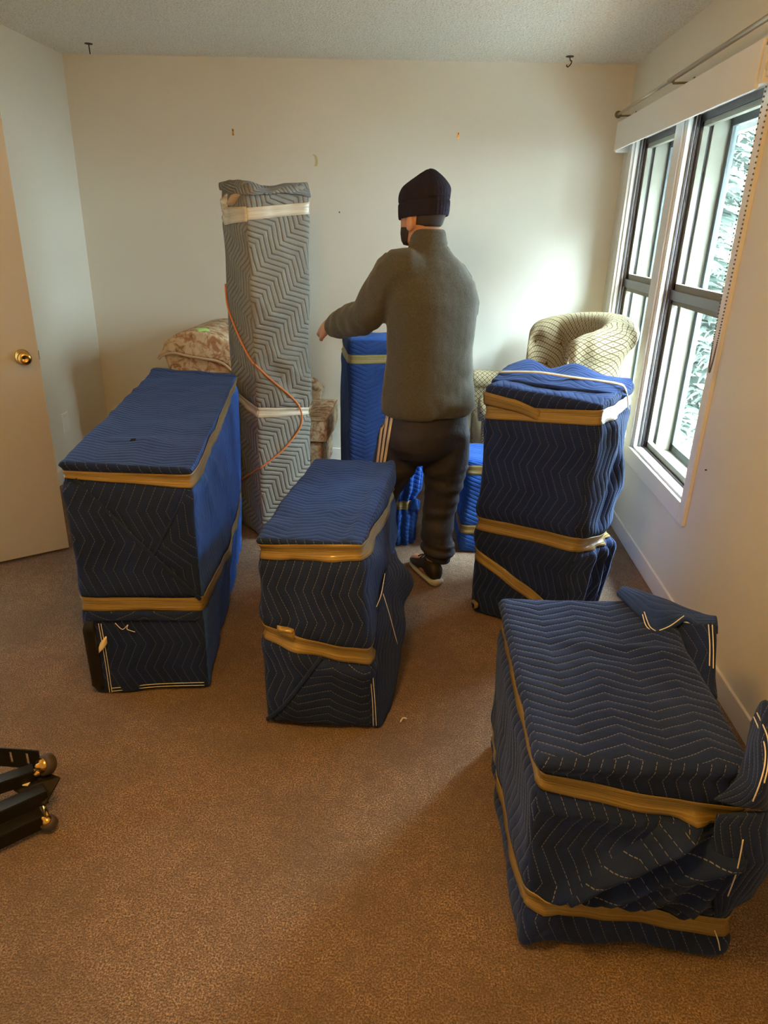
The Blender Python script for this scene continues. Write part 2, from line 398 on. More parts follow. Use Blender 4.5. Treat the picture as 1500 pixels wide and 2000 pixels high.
    def patch(s, name, f, quad, material, parent, off=.007, rot=0, n=18, puff=.004, shift=0):
        """cloth layer lying on a face; quad = four (u,v), edges tucked down to the surface"""
        q = [V(x) for x in quad]; vs = []; uvs = []; fs = []
        sx, sy = (s.W if f in ('front', 'back', 'top') else s.L), (s.L if f == 'top' else s.H)
        cr, sr = math.cos(rot), math.sin(rot); st = []
        for i in range(n+1):
            for j in range(n+1):
                x, y = i/n, j/n
                p = q[0]*(1-x)*(1-y)+q[1]*x*(1-y)+q[2]*x*y+q[3]*(1-x)*y
                edge = min(x, 1-x, y, 1-y); o_ = off+puff*min(1, edge*6) if edge > 0 else -.003
                vs.append(s.F(f, p.x, p.y, o_)); uu, vv = p.x*sx, p.y*sy; st.append((uu*cr-vv*sr+shift, uu*sr+vv*cr))
        for i in range(n):
            for j in range(n):
                k = (i*(n+1)+j, (i+1)*(n+1)+j, (i+1)*(n+1)+j+1, i*(n+1)+j+1); fs.append(k); uvs.append([st[z] for z in k])
        return obj(name, vs, fs, material, parent, True, uvs)
    def line(s, pts, r, name, material, parent, off=.006, n=40):
        """cord lying on the faces; pts = [(face,u,v)]"""
        P = [s.F(f, u, v, off) for f, u, v in pts]
        return MB().tube(catmull(P, n), r, 6).build(name, material, parent, True)
R90 = math.pi/2

# ------------------------------------------------------------------ room shell
T = .12
tag(boxo('floor', (XL-T-1.2, YF-T, -.05), (XR+T, YB+T, 0), M['carpet']), 'brown cut pile carpet floor with worn patches', kind='structure')
tag(boxo('ceiling', (XL-T-1.2, YF-T, H), (XR+T, YB+T, H+.1), M['ceiling']), 'white popcorn textured ceiling', kind='structure')
tag(boxo('wall_back', (XL-T, YB, 0), (XR+T, YB+T, H), M['wall']), 'plain off-white far wall', kind='structure')
tag(boxo('wall_front', (XL-T-1.2, YF-T, 0), (XR+T, YF, H), M['wall']), 'off-white wall behind the viewer', kind='structure')
DY0, DY1, DZ = 1.86, 2.60, 2.04
wl = MB().box((XL-T, YF, 0), (XL, DY0, H)).box((XL-T, DY1, 0), (XL, YB, H)).box((XL-T, DY0, DZ), (XL, DY1, H))
tag(wl.build('wall_left', M['wall']), 'off-white left wall with a doorway', kind='structure')
tag(boxo('wall_hall', (XL-T-1.2, YF, 0), (XL-T-1.1, YB, H), M['wall']), 'hall wall beyond the doorway', kind='structure')
WY0, WY1, WZ0, WZ1, WT = 2.79, 4.44, .50, 2.06, .10       # window opening, wall depth
wr_ = MB().box((XR, YF, 0), (XR+WT, WY0, H)).box((XR, WY1, 0), (XR+WT, YB, H)).box((XR, WY0, 0), (XR+WT, WY1, WZ0)).box((XR, WY0, WZ1), (XR+WT, WY1, H))
tag(wr_.build('wall_right', M['wall']), 'off-white window wall on the right', kind='structure')
def baseboard(name, lo, hi, ax):
    o = MB().box(lo, hi, .004).build(name, M['trim']); return tag(o, 'white painted baseboard along the ' + name.split('_')[1] + ' wall', kind='structure')
baseboard('baseboard_back', (XL, YB-.012, 0), (XR-.012, YB, .09), 0)
baseboard('baseboard_right', (XR-.012, YF, 0), (XR, YB, .09), 1)
baseboard('baseboard_left', (XL, DY1+.06, 0), (XL+.012, YB-.012, .09), 1)
dc = MB().box((XL, DY0-.06, 0), (XL+.015, DY0, DZ+.06)).box((XL, DY0, DZ), (XL+.015, DY1, DZ+.06))
tag(dc.build('trim_1', M['trim']), 'white door casing on the left wall', kind='structure')
# door swung into the room, hinged on the far jamb
d1 = empty('door_1', (-2.205, 2.64, 0), 'cream flush door standing open at the left edge', kind='structure')
dd = V((-1.722, 3.031, 0))-V((-2.205, 2.64, 0)); Ld = dd.length; ddn = dd.normalized(); dn = V((ddn.y, -ddn.x, 0))
def dpt(u, z, n): return V((-2.205, 2.64, 0))+ddn*u+V((0, 0, z))+dn*n
mb = MB()
vs = [dpt(u, z, n_) for u in (0, Ld) for z in (.018, 2.035) for n_ in (0, -.035)]
mb.add(vs, [(0, 4, 6, 2), (1, 3, 7, 5), (0, 1, 5, 4), (2, 6, 7, 3), (4, 5, 7, 6), (0, 2, 3, 1)])
slab = mb.build('door_slab', M['door'], d1)
kc = dpt(Ld-.068, .965, 0)
kn = MB().lathe(kc, dn, [(0, .032), (.006, .033), (.012, .026), (.018, .012), (.035, .012), (.042, .022), (.052, .029), (.064, .029), (.072, .022), (.074, .010), (.071, .008), (.071, .001)], 24)
kn.build('door_knob', M['brass'], d1, True)
lt = MB().box((-.002, -.012, -.02), (.002, .012, .02))
lt.v = [dpt(Ld+.001+p.x, .965+p.z, -.0175+p.y) for p in lt.v]; lt.build('latch_plate', M['darkmetal'], d1)
for z in (.25, 1.75): MB().tube([dpt(0, z-.045, .004), dpt(0, z+.045, .004)], .007, 8).build('hinge', M['brass'], d1)

# ------------------------------------------------------------------ window
cs = MB()
cs.box((XR-.016, WY0-.06, WZ0-.085), (XR, WY0, WZ1+.05), .002).box((XR-.016, WY1, WZ0-.085), (XR, WY1+.09, WZ1+.05), .002)
cs.box((XR-.016, WY0, WZ0-.085), (XR, WY1, WZ0), .002)
tag(cs.build('trim_2', M['trim']), 'white window casing boards on the right wall', kind='structure')
def window_unit(name, y0, y1, label):
    rt = empty(name, (XR, (y0+y1)/2, WZ0), label, kind='structure')
    # inner liner of the opening
    f = MB().box((XR, y1-.012, WZ0), (XR+.05, y1, WZ1)).box((XR, y0, WZ0), (XR+.05, y0+.012, WZ1)).box((XR, y0, WZ0), (XR+.05, y1, WZ0+.012)).box((XR, y0, WZ1-.02), (XR+.05, y1, WZ1))
    f.build('window_frame', M['trim'], rt)
    tk = MB().box((XR+.05, y1-.03, WZ0), (XR+.10, y1, WZ1)).box((XR+.05, y0, WZ0), (XR+.10, y0+.03, WZ1)).box((XR+.045, y0, WZ0), (XR+.10, y1, WZ0+.022)).box((XR+.05, y0, WZ1-.05), (XR+.10, y1, WZ1))
    tk.box((XR+.02, y1-.022, WZ0), (XR+.028, y1-.012, WZ1)).box((XR+.036, y1-.022, WZ0), (XR+.044, y1-.012, WZ1))
    tk.build('window_track', M['track'], rt)
    # sash: meeting rail and slim frame
    MB().box((XR+.045, y0+.01, 1.255), (XR+.085, y1-.01, 1.30), .003).build('meeting_rail', M['sash'], rt)
    for za, zb, nm in ((WZ0+.02, 1.256, 'lower'), (1.299, WZ1-.05, 'upper')):
        sf = MB().box((XR+.055, y1-.055, za), (XR+.08, y1-.03, zb)).box((XR+.055, y0+.03, za), (XR+.08, y0+.05, zb)).box((XR+.055, y0+.03, za), (XR+.08, y1-.03, za+.03)).box((XR+.055, y0+.03, zb-.022), (XR+.08, y1-.03, zb))
        so = sf.build('sash', M['cream'], rt)
        boxo('pane', (XR+.066, y0+.045, za+.02), (XR+.069, y1-.05, zb-.015), M['glass'], so)
    # outer storm frame
    e = MB().box((XR+.10, y1-.05, WZ0-.02), (XR+.20, y1+.02, WZ1+.02)).box((XR+.10, y0-.02, WZ0-.02), (XR+.20, y0+.02, WZ1+.02)).box((XR+.10, y0, WZ0-.03), (XR+.20, y1, WZ0+.01)).box((XR+.10, y0, WZ1-.03), (XR+.20, y1, WZ1+.02))
    e.build('outer_jamb', M['cream'], rt)
    st = MB()
    for y in (y0+.02, y1-.085): st.box((XR+.17, y, WZ0+.01), (XR+.195, y+.035, WZ1-.03))
    st.box((XR+.17, y0+.02, WZ0+.01), (XR+.195, y1-.05, WZ0+.05)).box((XR+.17, y0+.02, WZ1-.07), (XR+.195, y1-.05, WZ1-.03)).box((XR+.17, y0+.02, 1.262), (XR+.195, y1-.05, 1.292))
    so = st.build('storm_frame', M['storm'], rt)
    boxo('storm_pane', (XR+.181, y0+.05, WZ0+.04), (XR+.184, y1-.08, WZ1-.06), M['glass'], so)
    return rt
window_unit('window_1', WY0, 3.592, 'tall two-sash window unit nearest the viewer')
window_unit('window_2', 3.732, WY1, 'tall two-sash window unit nearest the far wall')
ml = MB().box((XR-.004, 3.592, WZ0), (XR+.195, 3.732, WZ1)).box((XR-.012, 3.61, WZ0), (XR-.004, 3.714, WZ1), .002)
tag(ml.build('trim_3', M['trim']), 'white mullion between the two windows', kind='structure')
# roller blind cassette with bead chain
rb = empty('roller_blind', (1.05, 3.5, 1.985), 'white roller blind cassette above the windows with bead chain', 'blind')
MB().box((1.022, 2.66, 1.983), (1.034, 4.52, 2.125), .003).box((1.034, 2.66, 2.113), (1.105, 4.52, 2.125), .002).build('valance', M['trim'], rb)
boxo('end_cap', (1.030, 4.512, 1.975), (1.104, 4.52, 2.125), M['plastic'], rb, .002)
MB().tube([(1.072, 2.66, 2.055), (1.072, 4.51, 2.055)], .024, 14).build('blind_roll', M['plastic'], rb, True)
MB().box((1.026, 2.625, 1.995), (1.10, 2.655, 2.10), .004).box((1.032, 2.60, 2.01), (1.066, 2.625, 2.075), .006).build('bracket', M['plastic'], rb)
MB().tube([(1.045, 2.612, 2.04), (1.045, 2.655, 2.04)], .018, 12).build('clutch', M['nickel'], rb, True)
bd = MB()
loop = catmull([(1.052, 2.60, 2.06), (1.052, 2.607, 1.6), (1.052, 2.615, 1.2), (1.052, 2.633, 1.075), (1.052, 2.655, 1.2), (1.052, 2.665, 1.6), (1.052, 2.64, 2.06)], 190)
for p in loop: bd.lathe(p, (0, 0, 1), [(-.0034, .0008), (-.002, .0028), (.002, .0028), (.0034, .0008)], 6)
tag(bd.build('bead_chain', M['beads'], rb, True), kind='stuff')
# curtain rod
cr_ = empty('curtain_rod', (1.03, 3.5, 2.17), 'thin pale metal curtain rod on brackets above the blind', 'curtain rod')
MB().tube([(1.03, 4.55, 2.172), (1.03, 3.62, 2.178)], .0075, 10).build('rod', M['rod'], cr_, True)
MB().tube([(1.03, 3.66, 2.178), (1.03, 1.6, 2.188)], .010, 10).build('outer_rod', M['rod'], cr_, True)
MB().lathe((1.03, 4.55, 2.172), (0, 1, 0), [(0, .008), (.004, .015), (.014, .020), (.026, .017), (.034, .006)], 14).build('finial', M['bronze'], cr_, True)
for y in (4.53, 3.60, 1.9):
    MB().tube([(1.03, y, 2.160), (1.06, y, 2.162), (XR-.003, y, 2.164)], .0045, 6).box((XR-.005, y-.008, 2.135), (XR, y+.008, 2.185)).tube([(1.03, y+.013*math.cos(k), 2.175+.013*math.sin(k)) for k in [i*.5+2.6 for i in range(9)]], .003, 6).build('rod_bracket', M['bronze'], cr_, True)

# ------------------------------------------------------------------ outdoors
tag(boxo('ground', (1.4, -6, -.75), (30, 45, -.7), M['snow']), 'pale bright ground outside the windows', kind='structure')
ev = MB().box((XR+WT, -2, 2.30), (1.56, 9, 2.36)).box((1.53, -2, 2.04), (1.57, 9, 2.42))
tag(ev.build('roof_eave', M['eave']), 'grey roof eave seen through the window tops', kind='structure')
boxo('soffit_beam', (1.40, -2, 2.16), (1.49, 9, 2.30), M['cream'])
tag(bpy.data.objects['soffit_beam'], 'cream beam under the eave outside the windows', kind='structure')
dk = empty('deck', (2.1, 5, -.35), 'orange cedar deck boards outside below the window', 'deck')
for i in range(6): boxo('plank', (1.55+i*.145, 2.5, -.36), (1.55+i*.145+.135, 6.9, -.325), M['cedar'], dk, .004)
boxo('joist', (1.55, 2.5, -.5), (2.42, 2.6, -.36), M['cedar'], dk)
def spruce(base, h, R, seed, label):
    rnd = random.Random(seed); b = V(base); rt = empty('spruce_tree', b, label, 'tree', 'spruces outside the windows')
    MB().tube([b, b+V((0, 0, h*.5)), b+V((0, 0, h))], [.10, .06, .01], 8).build('trunk', M['bark'], rt, True)
    f = MB(); lev = 24
    for l in range(lev):
        z = h*(.04+.94*l/lev); ln = R*(1-z/h)**.8+.1
        for k in range(10):
            an = rnd.random()*6.283; L = ln*rnd.uniform(.75, 1.1); dr = V((math.cos(an), math.sin(an), 0)); sd = V((-dr.y, dr.x, 0))
            p0 = b+V((0, 0, z+rnd.uniform(-.1, .1)))
            nst = max(4, int(L/.09))
            for t in range(1, nst+1):
                q = t/nst; c = p0+dr*(L*q)+V((0, 0, -.35*L*q*q+.12*L*q**4))
                wl_ = (.10+.22*(1-q))*rnd.uniform(.7, 1.2)
                for sgn in (-1, 1):
                    tip = c+dr*wl_*.7+sd*sgn*wl_+V((0, 0, -rnd.uniform(.02, .12)))
                    nb = dr*.035+V((0, 0, rnd.uniform(-.02, .02)))
                    mid = c.lerp(tip, .5)+V((0, 0, .02))
                    f.add([c-nb, c+nb, mid+nb*.9, tip, mid-nb*.9], [(0, 1, 2, 4), (4, 2, 3)])
    tag(f.build('foliage', M['needle'], rt), kind='stuff')
spruce((2.98, 8.6, -.7), 5.2, 1.45, 1, 'pale green spruce nearest the right-hand window pane')
spruce((4.9, 13.8, -.7), 4.6, 1.3, 2, 'taller spruce further out behind the nearest spruce')
spruce((2.9, 11.6, -.7), 4.4, 1.0, 3, 'distant spruce seen through the far window unit')
bt = empty('bare_tree', (7.6, 20.0, -.7), 'leafless grey tree with thin branches between the spruces', 'tree')
rnd = random.Random(5); bb = MB(); tw = MB()
def branch(p, d, L, r, lev):
    pts = [p]; q = p
    for i in range(4): d = (d+V((rnd.uniform(-.22, .22), rnd.uniform(-.22, .22), rnd.uniform(-.05, .18)))).normalized(); q = q+d*L/4; pts.append(q)
    (bb if lev < 2 else tw).tube(pts, [r*(1-.16*i) for i in range(5)], 5)
    if lev < 4:
        for i in range(3 if lev else 6):
            s_ = pts[rnd.randint(1, 4)]; branch(s_, (d+V((rnd.uniform(-1, 1), rnd.uniform(-1, 1), rnd.uniform(-.1, .7)))).normalized(), L*rnd.uniform(.5, .75), r*.5, lev+1)
branch(V((7.6, 20.0, -.7)), V((0, 0, 1)), 3.2, .09, 0)
bb.build('trunk', M['bark'], bt, True); tag(tw.build('twigs', M['bark'], bt, True), kind='stuff')

th = MB(); rnd = random.Random(11)  # unseen foliage block, added to hold low sky light off the far wall
for i in range(5200):
    c = V((rnd.uniform(5.2, 7.5), rnd.uniform(-10, 7.5), -.7+5.4*rnd.random()**1.1)); a = rnd.random()*6.283; L = rnd.uniform(.25, .55)
    d = V((math.cos(a), math.sin(a), rnd.uniform(-.5, .1)))*L; s2 = V((-math.sin(a), math.cos(a), 0))*L*.55
    th.add([c, c+d*.5+s2, c+d, c+d*.5-s2+V((0, 0, -.1))], [(0, 1, 2), (0, 2, 3)])
tag(th.build('sky_block_foliage', M['needle']), 'added out-of-view evergreen foliage blocking low sky light', 'thicket', kind='stuff')
# ------------------------------------------------------------------ wrapped furniture
# long wrapped dresser beside the door
B1 = dict(bot=[(-1.09, 1.93), (-.70, 2.0), (-.90, 3.25), (-1.33, 3.30)], top=[(-1.092, 1.93, .853), (-.70, 2.0, .828), (-.885, 3.25, .865), (-1.33, 3.32, .865)])
b1a = [(0, .95, .024), (.5, .945, .034), (1, .945, .048), (2, .975, .03), (3, .96, .04), (4, .95, .024)]
b1b = [(0, .425, .05), (1, .415, .05), (2, .365, .045), (3, .38, .05), (4, .425, .05)]
W1 = Wrap(**B1, r=.022, n1=.006, n2=.005, bulge={'right': .03, 'top': -.006}, bands=[([x[:2] for x in b1a], .010), ([x[:2] for x in b1b], .006)], seed=1, drape=.012,
          folds=[('front', 0, .987, 1, .987, .024, .018), ('top', 0, 1, 1, 1, .022, .02), ('top', .28, .17, .55, .20, .006, .03), ('right', .1, .9, .35, .35, .012, .03), ('right', .25, .9, .5, .5, .010, .025)])
t1 = empty('wrapped_furniture', W1.base, 'longest blue-wrapped piece, low and deep, standing beside the open door', 'wrapped furniture', 'furniture wrapped in moving blankets')
W1.body('blanket', {'front': 'navy', 'top': 'bluetop', 'right': 'blue', 'left': 'navy', 'back': 'navy', 'bottom': 'navy'}, t1, {'front': R90, 'top': 0, 'right': R90, 'left': R90})  # window side and top get brighter blues than the front, daylight in the colour
W1.band(b1a, M['tape'], t1); W1.band(b1b, M['tape'], t1)
W1.patch('blanket_flap', 'front', [(.015, .915), (.13, .935), (.97, .45), (.015, .45)], M['navy'], t1, .012, R90+.06, 26, .004)
W1.line([('front', .11, .935), ('front', .4, .765), ('front', .7, .60), ('front', .975, .44)], .006, 'blanket_fold', M['navy'], t1, .010)
W1.line([('front', .955, .91), ('front', .80, .78), ('front', .64, .64)], .005, 'blanket_fold', M['navy'], t1, .006)
W1.patch('blanket_flap', 'front', [(.99, .915), (.955, .915), (.64, .645), (.99, .45)], M['navy'], t1, .005, R90-.45, 20, shift=.3)
W1.patch('blanket_hem', 'front', [(.03, .355), (.99, .345), (.99, .385), (.03, .395)], M['navy'], t1, .008, 0, 14)
W1.patch('exposed_panel', 'front', [(-.0, .005), (.105, .005), (.10, .355), (-.0, .355)], M['black'], t1, .014, 0, 8, 0)
tg = W1.patch('care_tag', 'front', [(.10, .205), (.175, .24), (.18, .285), (.11, .245)], M['tag'], t1, .02, 0, 6, .004)
for u in (.135, .155): W1.line([('front', u, .01), ('front', u+.003, .18), ('front', u-.003, .34)], .0012, 'hem_seam', M['thread'], t1, .004)
for v_ in (.02, .034): W1.line([('front', .16, v_), ('front', .55, v_+.003), ('front', .95, v_+.006)], .0012, 'hem_seam', M['thread'], t1, .004)
W1.patch('tear', 'top', [(.395, .163), (.45, .168), (.445, .185), (.40, .180)], M['darkfabric'], t1, .002, 0, 6, .001)
W1.line([('front', .27, .345), ('front', .32, .315), ('front', .37, .335), ('front', .36, .315), ('front', .42, .30)], .0012, 'loose_thread', M['thread'], t1, .01)

# smaller wrapped nightstand in the middle
B2 = dict(bot=[(-.462, 1.85), (-.10, 1.85), (-.08, 2.68), (-.43, 2.68)], top=[(-.478, 1.86, .667), (-.155, 1.86, .667), (-.092, 2.68, .662), (-.43, 2.68, .662)])
b2a = [(0, .93, .05), (1, .95, .05), (2, .80, .035), (3, .93, .04), (4, .93, .05)]
b2b = [(0, .52, .05), (1, .41, .055), (2, .45, .03), (3, .5, .04), (4, .52, .05)]
W2 = Wrap(**B2, r=.022, n1=.009, n2=.006, bulge={'front': .018, 'right': .01, 'top': -.004}, bands=[([x[:2] for x in b2a], .012), ([x[:2] for x in b2b], .016)], seed=2, drape=.022,
          folds=[('front', 0, .985, 1, .985, .020, .016), ('top', .86, 0, .96, 1, .012, .02), ('front', .35, .95, .28, .55, -.012, .03), ('front', .3, .45, .2, .1, .014, .04), ('front', .7, .9, .9, .6, .012, .04), ('right', .1, .9, .6, .5, .02, .05)])
t2 = empty('wrapped_furniture', W2.base, 'small navy wrapped piece in the middle with a puckered lower tape', 'wrapped furniture', 'furniture wrapped in moving blankets')
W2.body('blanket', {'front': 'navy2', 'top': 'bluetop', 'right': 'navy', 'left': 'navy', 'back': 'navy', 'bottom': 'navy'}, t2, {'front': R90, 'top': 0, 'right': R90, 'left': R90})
W2.band(b2a, M['tape'], t2); W2.band(b2b, M['tape'], t2)
W2.patch('blanket_flap', 'front', [(.02, .02), (.98, .02), (.99, .36), (.56, .41)], M['navy2'], t2, .012, .15, 22)
W2.line([('front', .03, .03), ('front', .2, .15), ('front', .42, .32), ('front', .56, .42)], .007, 'blanket_fold', M['navy2'], t2, .012)
W2.patch('tape_end', 'front', [(.14, .525), (.34, .50), (.32, .555), (.16, .57)], M['tape'], t2, .012, 0, 8, .006)
lf = cloth('loose_blanket', [[(-0.107,2.250,0.441), (-0.098,2.120,0.435), (-0.109,2.030,0.395), (-0.124,1.940,0.291), (-0.120,1.880,0.164), (-0.110,1.850,0.007)],
      [(-0.080,2.330,0.410), (-0.047,2.250,0.376), (-0.078,2.120,0.345), (-0.080,2.020,0.264), (-0.085,1.930,0.130), (-0.087,1.860,-0.005)],
      [(-0.078,2.420,0.345), (-0.003,2.330,0.299), (-0.036,2.250,0.249), (-0.028,2.180,0.196), (-0.040,2.060,0.105), (-0.066,1.920,-0.018)],
      [(-0.086,2.550,0.263), (-0.043,2.480,0.185), (-0.058,2.400,0.135), (-0.049,2.320,0.079), (-0.064,2.200,0.007), (-0.078,2.000,-0.028)]], M['navy'], t2, 30, 30, .010, 0, .006, 3)
threads(t2, [(-0.097,2.080,0.456), (-0.103,2.000,0.421), (-0.116,1.970,0.389)], [(-0.097,2.000,0.422), (-0.072,2.030,0.318), (-0.045,2.060,0.194)], [(-0.117,1.860,0.218), (-0.106,1.845,0.120), (-0.098,1.840,0.017)], [(-0.126,1.860,0.217), (-0.114,1.845,0.120), (-0.108,1.840,0.016)])

# tall wrapped piece by the window
B3 = dict(bot=[(.25, 2.66), (.60, 2.44), (.845, 2.88), (.50, 3.07)], top=[(.238, 2.67, .995), (.64, 2.44, .985), (.865, 2.885, .985), (.49, 3.07, .985)])
b3a = [(0, .885, .05), (1, .945, .055), (2, .93, .04), (3, .92, .05), (4, .885, .05)]
b3b = [(0, .42, .055), (1, .44, .058), (1.85, .36, .035), (3, .40, .05), (4, .42, .05)]
b3c = [(0, .285, .05), (1, .10, .05)]
W3 = Wrap(**B3, r=.03, n1=.014, n2=.005, bulge={'right': .05, 'top': -.01}, bands=[([x[:2] for x in b3a], .010), ([x[:2] for x in b3b], .016), (b3c and [x[:2] for x in b3c], .006)], seed=3, drape=.016,
          folds=[('front', 0, .985, 1, .985, .012, .03), ('right', .3, .9, .7, .6, .02, .05), ('right', .2, .38, .2, 0, .03, .03), ('right', .45, .38, .5, 0, .035, .03), ('right', .75, .34, .75, 0, .04, .03), ('right', .5, .8, .3, .5, -.02, .04)])
t3 = empty('wrapped_furniture', W3.base, 'tall navy wrapped piece in front of the window, with crossing tapes', 'wrapped furniture', 'furniture wrapped in moving blankets')
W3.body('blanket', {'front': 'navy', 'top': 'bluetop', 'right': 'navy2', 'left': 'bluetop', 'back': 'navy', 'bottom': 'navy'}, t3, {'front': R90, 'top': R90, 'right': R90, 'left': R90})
W3.band(b3a, M['tape'], t3); W3.band(b3b, M['tape'], t3); W3.band(b3c, M['tape'], t3)
W3.band([(0, .945, .05), (.3, .935, .05), (.5, .915, .04)], M['tape'], t3, .008)
cloth('loose_blanket', [[(0.274,2.760,0.983), (0.378,2.740,0.986), (0.471,2.690,0.986), (0.561,2.650,0.984), (0.660,2.620,0.983), (0.789,2.720,0.952)],
      [(0.334,2.920,1.003), (0.441,2.940,1.016), (0.528,2.870,0.993), (0.617,2.860,1.013), (0.718,2.800,0.999), (0.837,2.840,0.976)],
      [(0.377,3.020,0.999), (0.456,3.040,1.025), (0.538,3.000,0.996), (0.633,2.980,1.021), (0.730,2.940,0.994), (0.847,2.900,0.985)],
      [(0.416,3.080,0.947), (0.478,3.090,0.959), (0.561,3.050,0.959), (0.652,3.010,0.964), (0.739,2.960,0.962), (0.852,2.910,0.945)]], M['bluetop'], t3, 34, 24, .012, 0, .006, 5)
# thin tape over the loose top
def strip(pts, wdir, wd, material, parent, name='tape_band', n=30):
    P = catmull(pts, n); wv = V(wdir)*wd/2; vs = []; fs = []; uvs = []
    for p in P: vs += [p-wv, p+wv]
    for i in range(n-1): fs.append((2*i, 2*i+2, 2*i+3, 2*i+1)); uvs.append([(i*.03, 0), (i*.03+.03, 0), (i*.03+.03, .05), (i*.03, .05)])
    o = obj(name, vs, fs, material, parent, True, uvs); s_ = o.modifiers.new('thickness', 'SOLIDIFY'); s_.thickness = .003; s_.offset = 0; return o
strip([(0.305,2.840,1.008), (0.453,2.800,1.019), (0.588,2.760,1.012), (0.744,2.740,1.000), (0.790,2.740,0.978), (0.821,2.760,0.893)], (.3, .9, .15), .022, M['cleartape'], t3)
strip([(0.255,2.630,0.068), (0.271,2.600,0.066), (0.271,2.600,0.046)], (.8, 0, .3), .02, M['tape'], t3, 'tape_end', 8)

# low wrapped chest in the right foreground
B4 = dict(bot=[(.276, 1.13), (.76, 1.15), (.75, 1.84), (.273, 1.82)], top=[(.274, 1.135, .547), (.715, 1.15, .545), (.735, 1.84, .54), (.262, 1.82, .54)])
b4a = [(0, .88, .042), (.55, .80, .045), (1, .755, .042), (2, .85, .03), (3, .86, .04), (4, .88, .042)]
b4b = [(0, .27, .046), (.4, .22, .05), (1, .175, .05), (2, .2, .04), (3, .10, .042), (4, .27, .042)]
W4 = Wrap(**B4, r=.024, res=.010, n1=.009, n2=.005, bulge={'front': .006, 'left': .008, 'top': .006}, bands=[([x[:2] for x in b4a], .011), ([x[:2] for x in b4b], .011)], seed=4, drape=.014,
          folds=[('front', 0, .975, .9, .985, .012, .022), ('left', 0, .97, 1, .97, .010, .025), ('front', .1, .27, .75, .74, .036, .020), ('front', .17, .24, .85, .68, -.014, .016), ('front', .24, .24, .90, .66, .028, .018), ('front', .5, .25, .93, .70, .026, .018), ('front', .1, .76, .5, .72, .010, .025), ('front', .75, .25, .97, .72, .028, .018), ('front', .03, .05, .12, .2, .02, .03), ('top', .35, .62, .95, .60, .005, .02)])
t4 = empty('wrapped_furniture', W4.base, 'low navy wrapped chest nearest the viewer, against the right edge', 'wrapped furniture', 'furniture wrapped in moving blankets')
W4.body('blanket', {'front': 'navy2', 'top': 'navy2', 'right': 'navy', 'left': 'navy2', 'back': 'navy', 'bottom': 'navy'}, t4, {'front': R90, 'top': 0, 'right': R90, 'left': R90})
W4.band(b4a, M['tape'], t4); W4.band(b4b, M['tape'], t4)
W4.patch('blanket_flap', 'front', [(.16, .325), (.93, .27), (.985, .70), (.60, .735)], M['navy2'], t4, .008, .12, 24, .012)
cloth('loose_blanket', [[(0.598,1.830,0.555), (0.647,1.700,0.546), (0.670,1.660,0.530), (0.747,1.700,0.557), (0.780,1.680,0.552), (0.817,1.660,0.562)],
      [(0.612,1.850,0.562), (0.672,1.780,0.564), (0.697,1.720,0.567), (0.773,1.760,0.545), (0.799,1.720,0.554), (0.826,1.680,0.570)],
      [(0.628,1.880,0.550), (0.696,1.870,0.541), (0.753,1.850,0.533), (0.808,1.820,0.519), (0.827,1.770,0.534), (0.841,1.720,0.556)],
      [(0.638,1.900,0.513), (0.712,1.900,0.495), (0.772,1.880,0.480), (0.823,1.840,0.477), (0.843,1.790,0.486), (0.861,1.740,0.493)]], M['bluetop'], t4, 34, 24, .012, 0, .004, 2)
threads(t4, [(0.635,1.705,0.565), (0.639,1.675,0.548), (0.653,1.655,0.540)], [(0.640,1.710,0.571), (0.648,1.675,0.548), (0.659,1.655,0.545)], [(0.667,1.650,0.550), (0.696,1.655,0.564), (0.736,1.680,0.582)],
        [(0.784,1.635,0.585), (0.778,1.590,0.550), (0.755,1.520,0.533)], [(0.794,1.635,0.585), (0.792,1.600,0.544), (0.766,1.520,0.526)])
cloth('hanging_blanket', [[(0.715,1.740,0.530), (0.772,1.690,0.550), (0.816,1.660,0.575)], [(0.701,1.680,0.503), (0.764,1.640,0.521), (0.804,1.610,0.536)], [(0.695,1.600,0.474), (0.746,1.560,0.497), (0.778,1.530,0.503)], [(0.687,1.520,0.450), (0.727,1.470,0.483), (0.762,1.460,0.477)]], M['navy'], t4, 14, 18, .010, R90, .003, 8)
cloth('loose_blanket', [[(0.769,1.300,0.534), (0.708,1.190,0.542), (0.664,1.120,0.529), (0.621,1.105,0.494)],
      [(0.762,1.280,0.587), (0.707,1.160,0.582), (0.682,1.100,0.543), (0.662,1.095,0.492)],
      [(0.761,1.260,0.620), (0.717,1.150,0.604), (0.699,1.090,0.554), (0.700,1.090,0.492)],
      [(0.823,1.320,0.539), (0.798,1.240,0.492), (0.778,1.180,0.448), (0.750,1.140,0.437)]], M['navy2'], t4, 22, 22, .010, .3, .004, 4)
cloth('loose_blanket', [[(0.634,1.105,0.455), (0.652,1.110,0.354), (0.671,1.115,0.247), (0.696,1.120,0.150)],
      [(0.671,1.085,0.479), (0.686,1.080,0.390), (0.708,1.090,0.281), (0.714,1.110,0.180)],
      [(0.719,1.100,0.470), (0.744,1.100,0.388), (0.760,1.110,0.299), (0.753,1.130,0.187)],
      [(0.797,1.200,0.387), (0.832,1.200,0.286), (0.833,1.200,0.209), (0.814,1.200,0.142)]], M['navy2'], t4, 22, 22, .010, .2, .006, 6)
threads(t4, [(0.735,1.245,0.592), (0.706,1.140,0.611), (0.694,1.100,0.595), (0.680,1.075,0.567), (0.677,1.075,0.522)], [(0.739,1.245,0.603), (0.710,1.140,0.624), (0.700,1.100,0.596), (0.688,1.075,0.568)],
        [(0.671,1.060,0.438), (0.680,1.065,0.351), (0.693,1.090,0.249)], [(0.703,1.115,0.112), (0.717,1.115,0.081), (0.729,1.118,0.048)])

